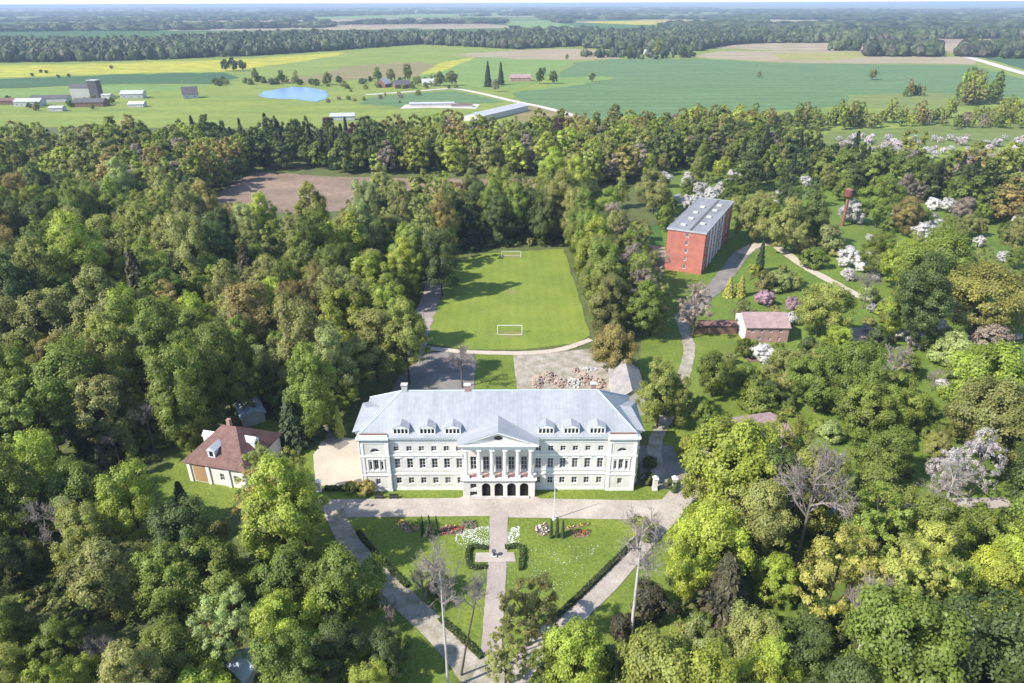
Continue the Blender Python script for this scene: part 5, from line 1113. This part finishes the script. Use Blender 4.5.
# ------------------------------------------------------------------ what each plant is called
NOUN = dict(broadleaf_tree='broadleaf tree', spruce_tree='conifer', thuja_tree='clipped thuja', yew_tree='broad conifer', bare_tree='leafless tree', shrub='shrub', blossom_tree='tree', birch_tree='birch')
CATN = dict(broadleaf_tree='tree', spruce_tree='conifer', thuja_tree='thuja', yew_tree='conifer', bare_tree='bare tree', shrub='shrub', blossom_tree='blossoming tree', birch_tree='birch')
def where(x, y):
    if y < 110: return 'far out in the fields'
    if y < 190 and x < 620: return 'beyond the plowed field'
    if x < 250 and y < 275: return 'in the upper left park wood'
    if x < 450 and y < 275: return 'between plowed field and pitch'
    if 440 <= x < 590 and y < 262: return 'behind the far goal'
    if x < 130 and y < 400: return 'at the left edge'
    if x < 260 and y < 400: return 'in the wood behind the lodge'
    if x < 450 and y < 400: return 'left of the pitch path'
    if x < 190 and y < 520: return 'left of the brown-roofed lodge'
    if x < 345 and y < 520: return 'between the lodge and the palace'
    if x < 130: return 'in the lower left corner'
    if x < 250: return 'in front of the lodge'
    if x < 400 and y > 500: return 'beside the shaded drive'
    if 400 <= x < 500 and y > 500: return 'on the lawn by the shaded drive'
    if 500 <= x < 600 and y > 500: return 'low on the sunlit drive'
    if 600 <= x < 700 and y > 470: return 'right of the sunlit drive'
    if 570 <= x < 672 and y < 345: return 'between pitch and red block'
    if 600 <= x < 720 and y < 470: return 'by the path right of the palace'
    if y < 200: return 'in the wood behind the red block'
    if x < 860 and y < 262: return 'right of the red apartment block'
    if y < 262: return 'near the rusty water tower'
    if x < 830 and y < 345: return 'around the pink brick house'
    if y < 345: return 'along the meadow path'
    if x < 800 and y < 420: return 'below the pink brick house'
    if y < 440: return 'in the right-hand gardens'
    if x < 830 and y < 560: return 'around the hidden cottage'
    if y < 545: return 'by the lane at the right edge'
    return 'in the lower right corner'
ORD = ['first', 'second', 'third', 'fourth', 'fifth', 'sixth', 'seventh', 'eighth', 'ninth', 'tenth', 'eleventh', 'twelfth', 'thirteenth', 'fourteenth', 'fifteenth', 'sixteenth', 'seventeenth', 'eighteenth', 'nineteenth', 'twentieth']
PREM = {'birch_tree': 'white-trunked'}
buckets = {}
def shows(t):
    x, y, m = px(t['X'], t['Y'], t['W'] * t['A'] * .6); s = t['W'] / m; q = s * s * t['A']
    return q if -.3*s < x < 1024 + .3*s and -.3*s < y < 683 + .6*s else q * .02
KEEP = 300
many = sorted((t for t in TREES if t['k'] == 'broadleaf_tree'), key=lambda t: (t['label'] is None, -shows(t)))
REST = many[KEEP:]; rest_ids = {id(t) for t in REST}; TREES = [t for t in TREES if id(t) not in rest_ids]
WKEY = sorted({(r['proto'], r['col']) for r in REST})
WOODS = source('wood_source', WOOD_ITEMS + [(PROTO[p][2], FOL[c], 0) for p, c in WKEY])
pts = np.array(pts); n = len(pts); wid = RNG.uniform(9, 15, n); idx = RNG.integers(0, 16, n)
patch = np.sin(pts[:, 0] * .021 + 1.3) + np.sin(pts[:, 1] * .027 + pts[:, 0] * .008)          # stands of one kind
idx = np.where(patch > .9, RNG.choice([1, 4, 2, 9], n), idx); idx = np.where(patch < -1.0, RNG.choice([6, 13, 0, 16], n), idx)
wid = np.where(idx >= 16, wid * .62, wid); hgt = wid * RNG.uniform(.8, 1.15, n)
TALL = np.array([1.45, 1.8, 1.3, 2.3] * 4 + [2.8, 2.8]); hgt = np.minimum(hgt, RNG.uniform(17, 25, n) / TALL[idx])
for q, lo, hi in ((edge, 5, 8), (big, 9, 12)):
    k = len(q); w_ = RNG.uniform(lo, hi, k); pts = np.concatenate([pts, q]); wid = np.concatenate([wid, w_]); hgt = np.concatenate([hgt, w_ * 1.1]); idx = np.concatenate([idx, RNG.integers(0, 16, k)])
pidx = np.array([WKEY.index((r['proto'], r['col'])) + NW for r in REST] or [0], np.int32)[:len(REST)]
if len(REST):
    pts = np.concatenate([pts, np.array([(r['X'], r['Y'], 0) for r in REST])]); rw = np.array([r['W'] for r in REST]); wid = np.concatenate([wid, rw]); hgt = np.concatenate([hgt, rw]); idx = np.concatenate([idx, pidx])
scatter('woodland', pts, wid, hgt, idx, WOODS, 'dense mixed wood of countless green trees around the plowed field')
for t in TREES:
    make_tree(t)
    k = t['k']
    cx, cy, m = px(t['X'], t['Y'], t['W'] * t['A'] * .6)
    if t['pc'] is None: t['pc'] = (cx, cy)
    t['pxw'] = t['W'] / m
    size = 'tall' if t['A'] > 1.75 and k in ('broadleaf_tree', 'spruce_tree') else 'small' if t['W'] < 6.5 and k not in ('shrub', 'thuja_tree', 'spruce_tree') else 'big' if t['W'] > 12.5 else ''
    if k == 'broadleaf_tree' and t['proto'].startswith('loose'): size = 'airy'
    colw = CW[t['col']] if k != 'bare_tree' else ('white-barked' if t['proto'] in ('plane', 'bare_birch') else 'grey-brown')
    t['base'] = ' '.join(w for w in (size, PREM.get(k, ''), colw, NOUN[k]) if w)
    if k == 'thuja_tree': t['place'] = 'in the left trio before the palace' if t['pc'][0] < 500 else 'in the right trio before the palace'
    elif abs(cx - 512) > 540 or cy > 700: t['place'] = 'at the outer margin of the park'
    else: t['place'] = where(*t['pc'])
    cat = CATN[k]; t['o']['category'] = cat
    t['o']['group'] = dict(broadleaf_tree='broadleaf trees of the park', spruce_tree='conifers of the park', thuja_tree='thujas on the front lawn', yew_tree='conifers of the park', bare_tree='leafless trees of the park', shrub='shrubs of the park', blossom_tree='blossoming trees of the gardens', birch_tree='birches of the park')[k]
    if t['label']: t['o']['label'] = t['label']
    else: buckets.setdefault((t['base'], t['place']), []).append(t)
for (b, p), L in buckets.items():
    if len(L) == 1: L[0]['o']['label'] = b + ' ' + p; continue
    L.sort(key=lambda t: t['pc'][0]); n = len(L)
    rows = sorted(L, key=lambda t: t['pc'][1])
    for i, t in enumerate(L):
        if n == 2: s = ('leftmost', 'rightmost')[i] + ' of two'
        elif n == 3: s = ('leftmost of three', 'middle of three', 'rightmost of three')[i]
        else: s = 'leftmost' if i == 0 else 'rightmost' if i == n - 1 else ORD[i] + ' from left' if i < 20 else ORD[n-1-i] + ' from right'
        t['o']['label'] = b + ' ' + p + ', ' + s
print('TREES', len(TREES), {k: sum(1 for t in TREES if t['k'] == k) for k in NOUN}, 'woods', len(pts), 'far', len(far), 'longest label', max(len(t['o']['label'].split()) for t in TREES))
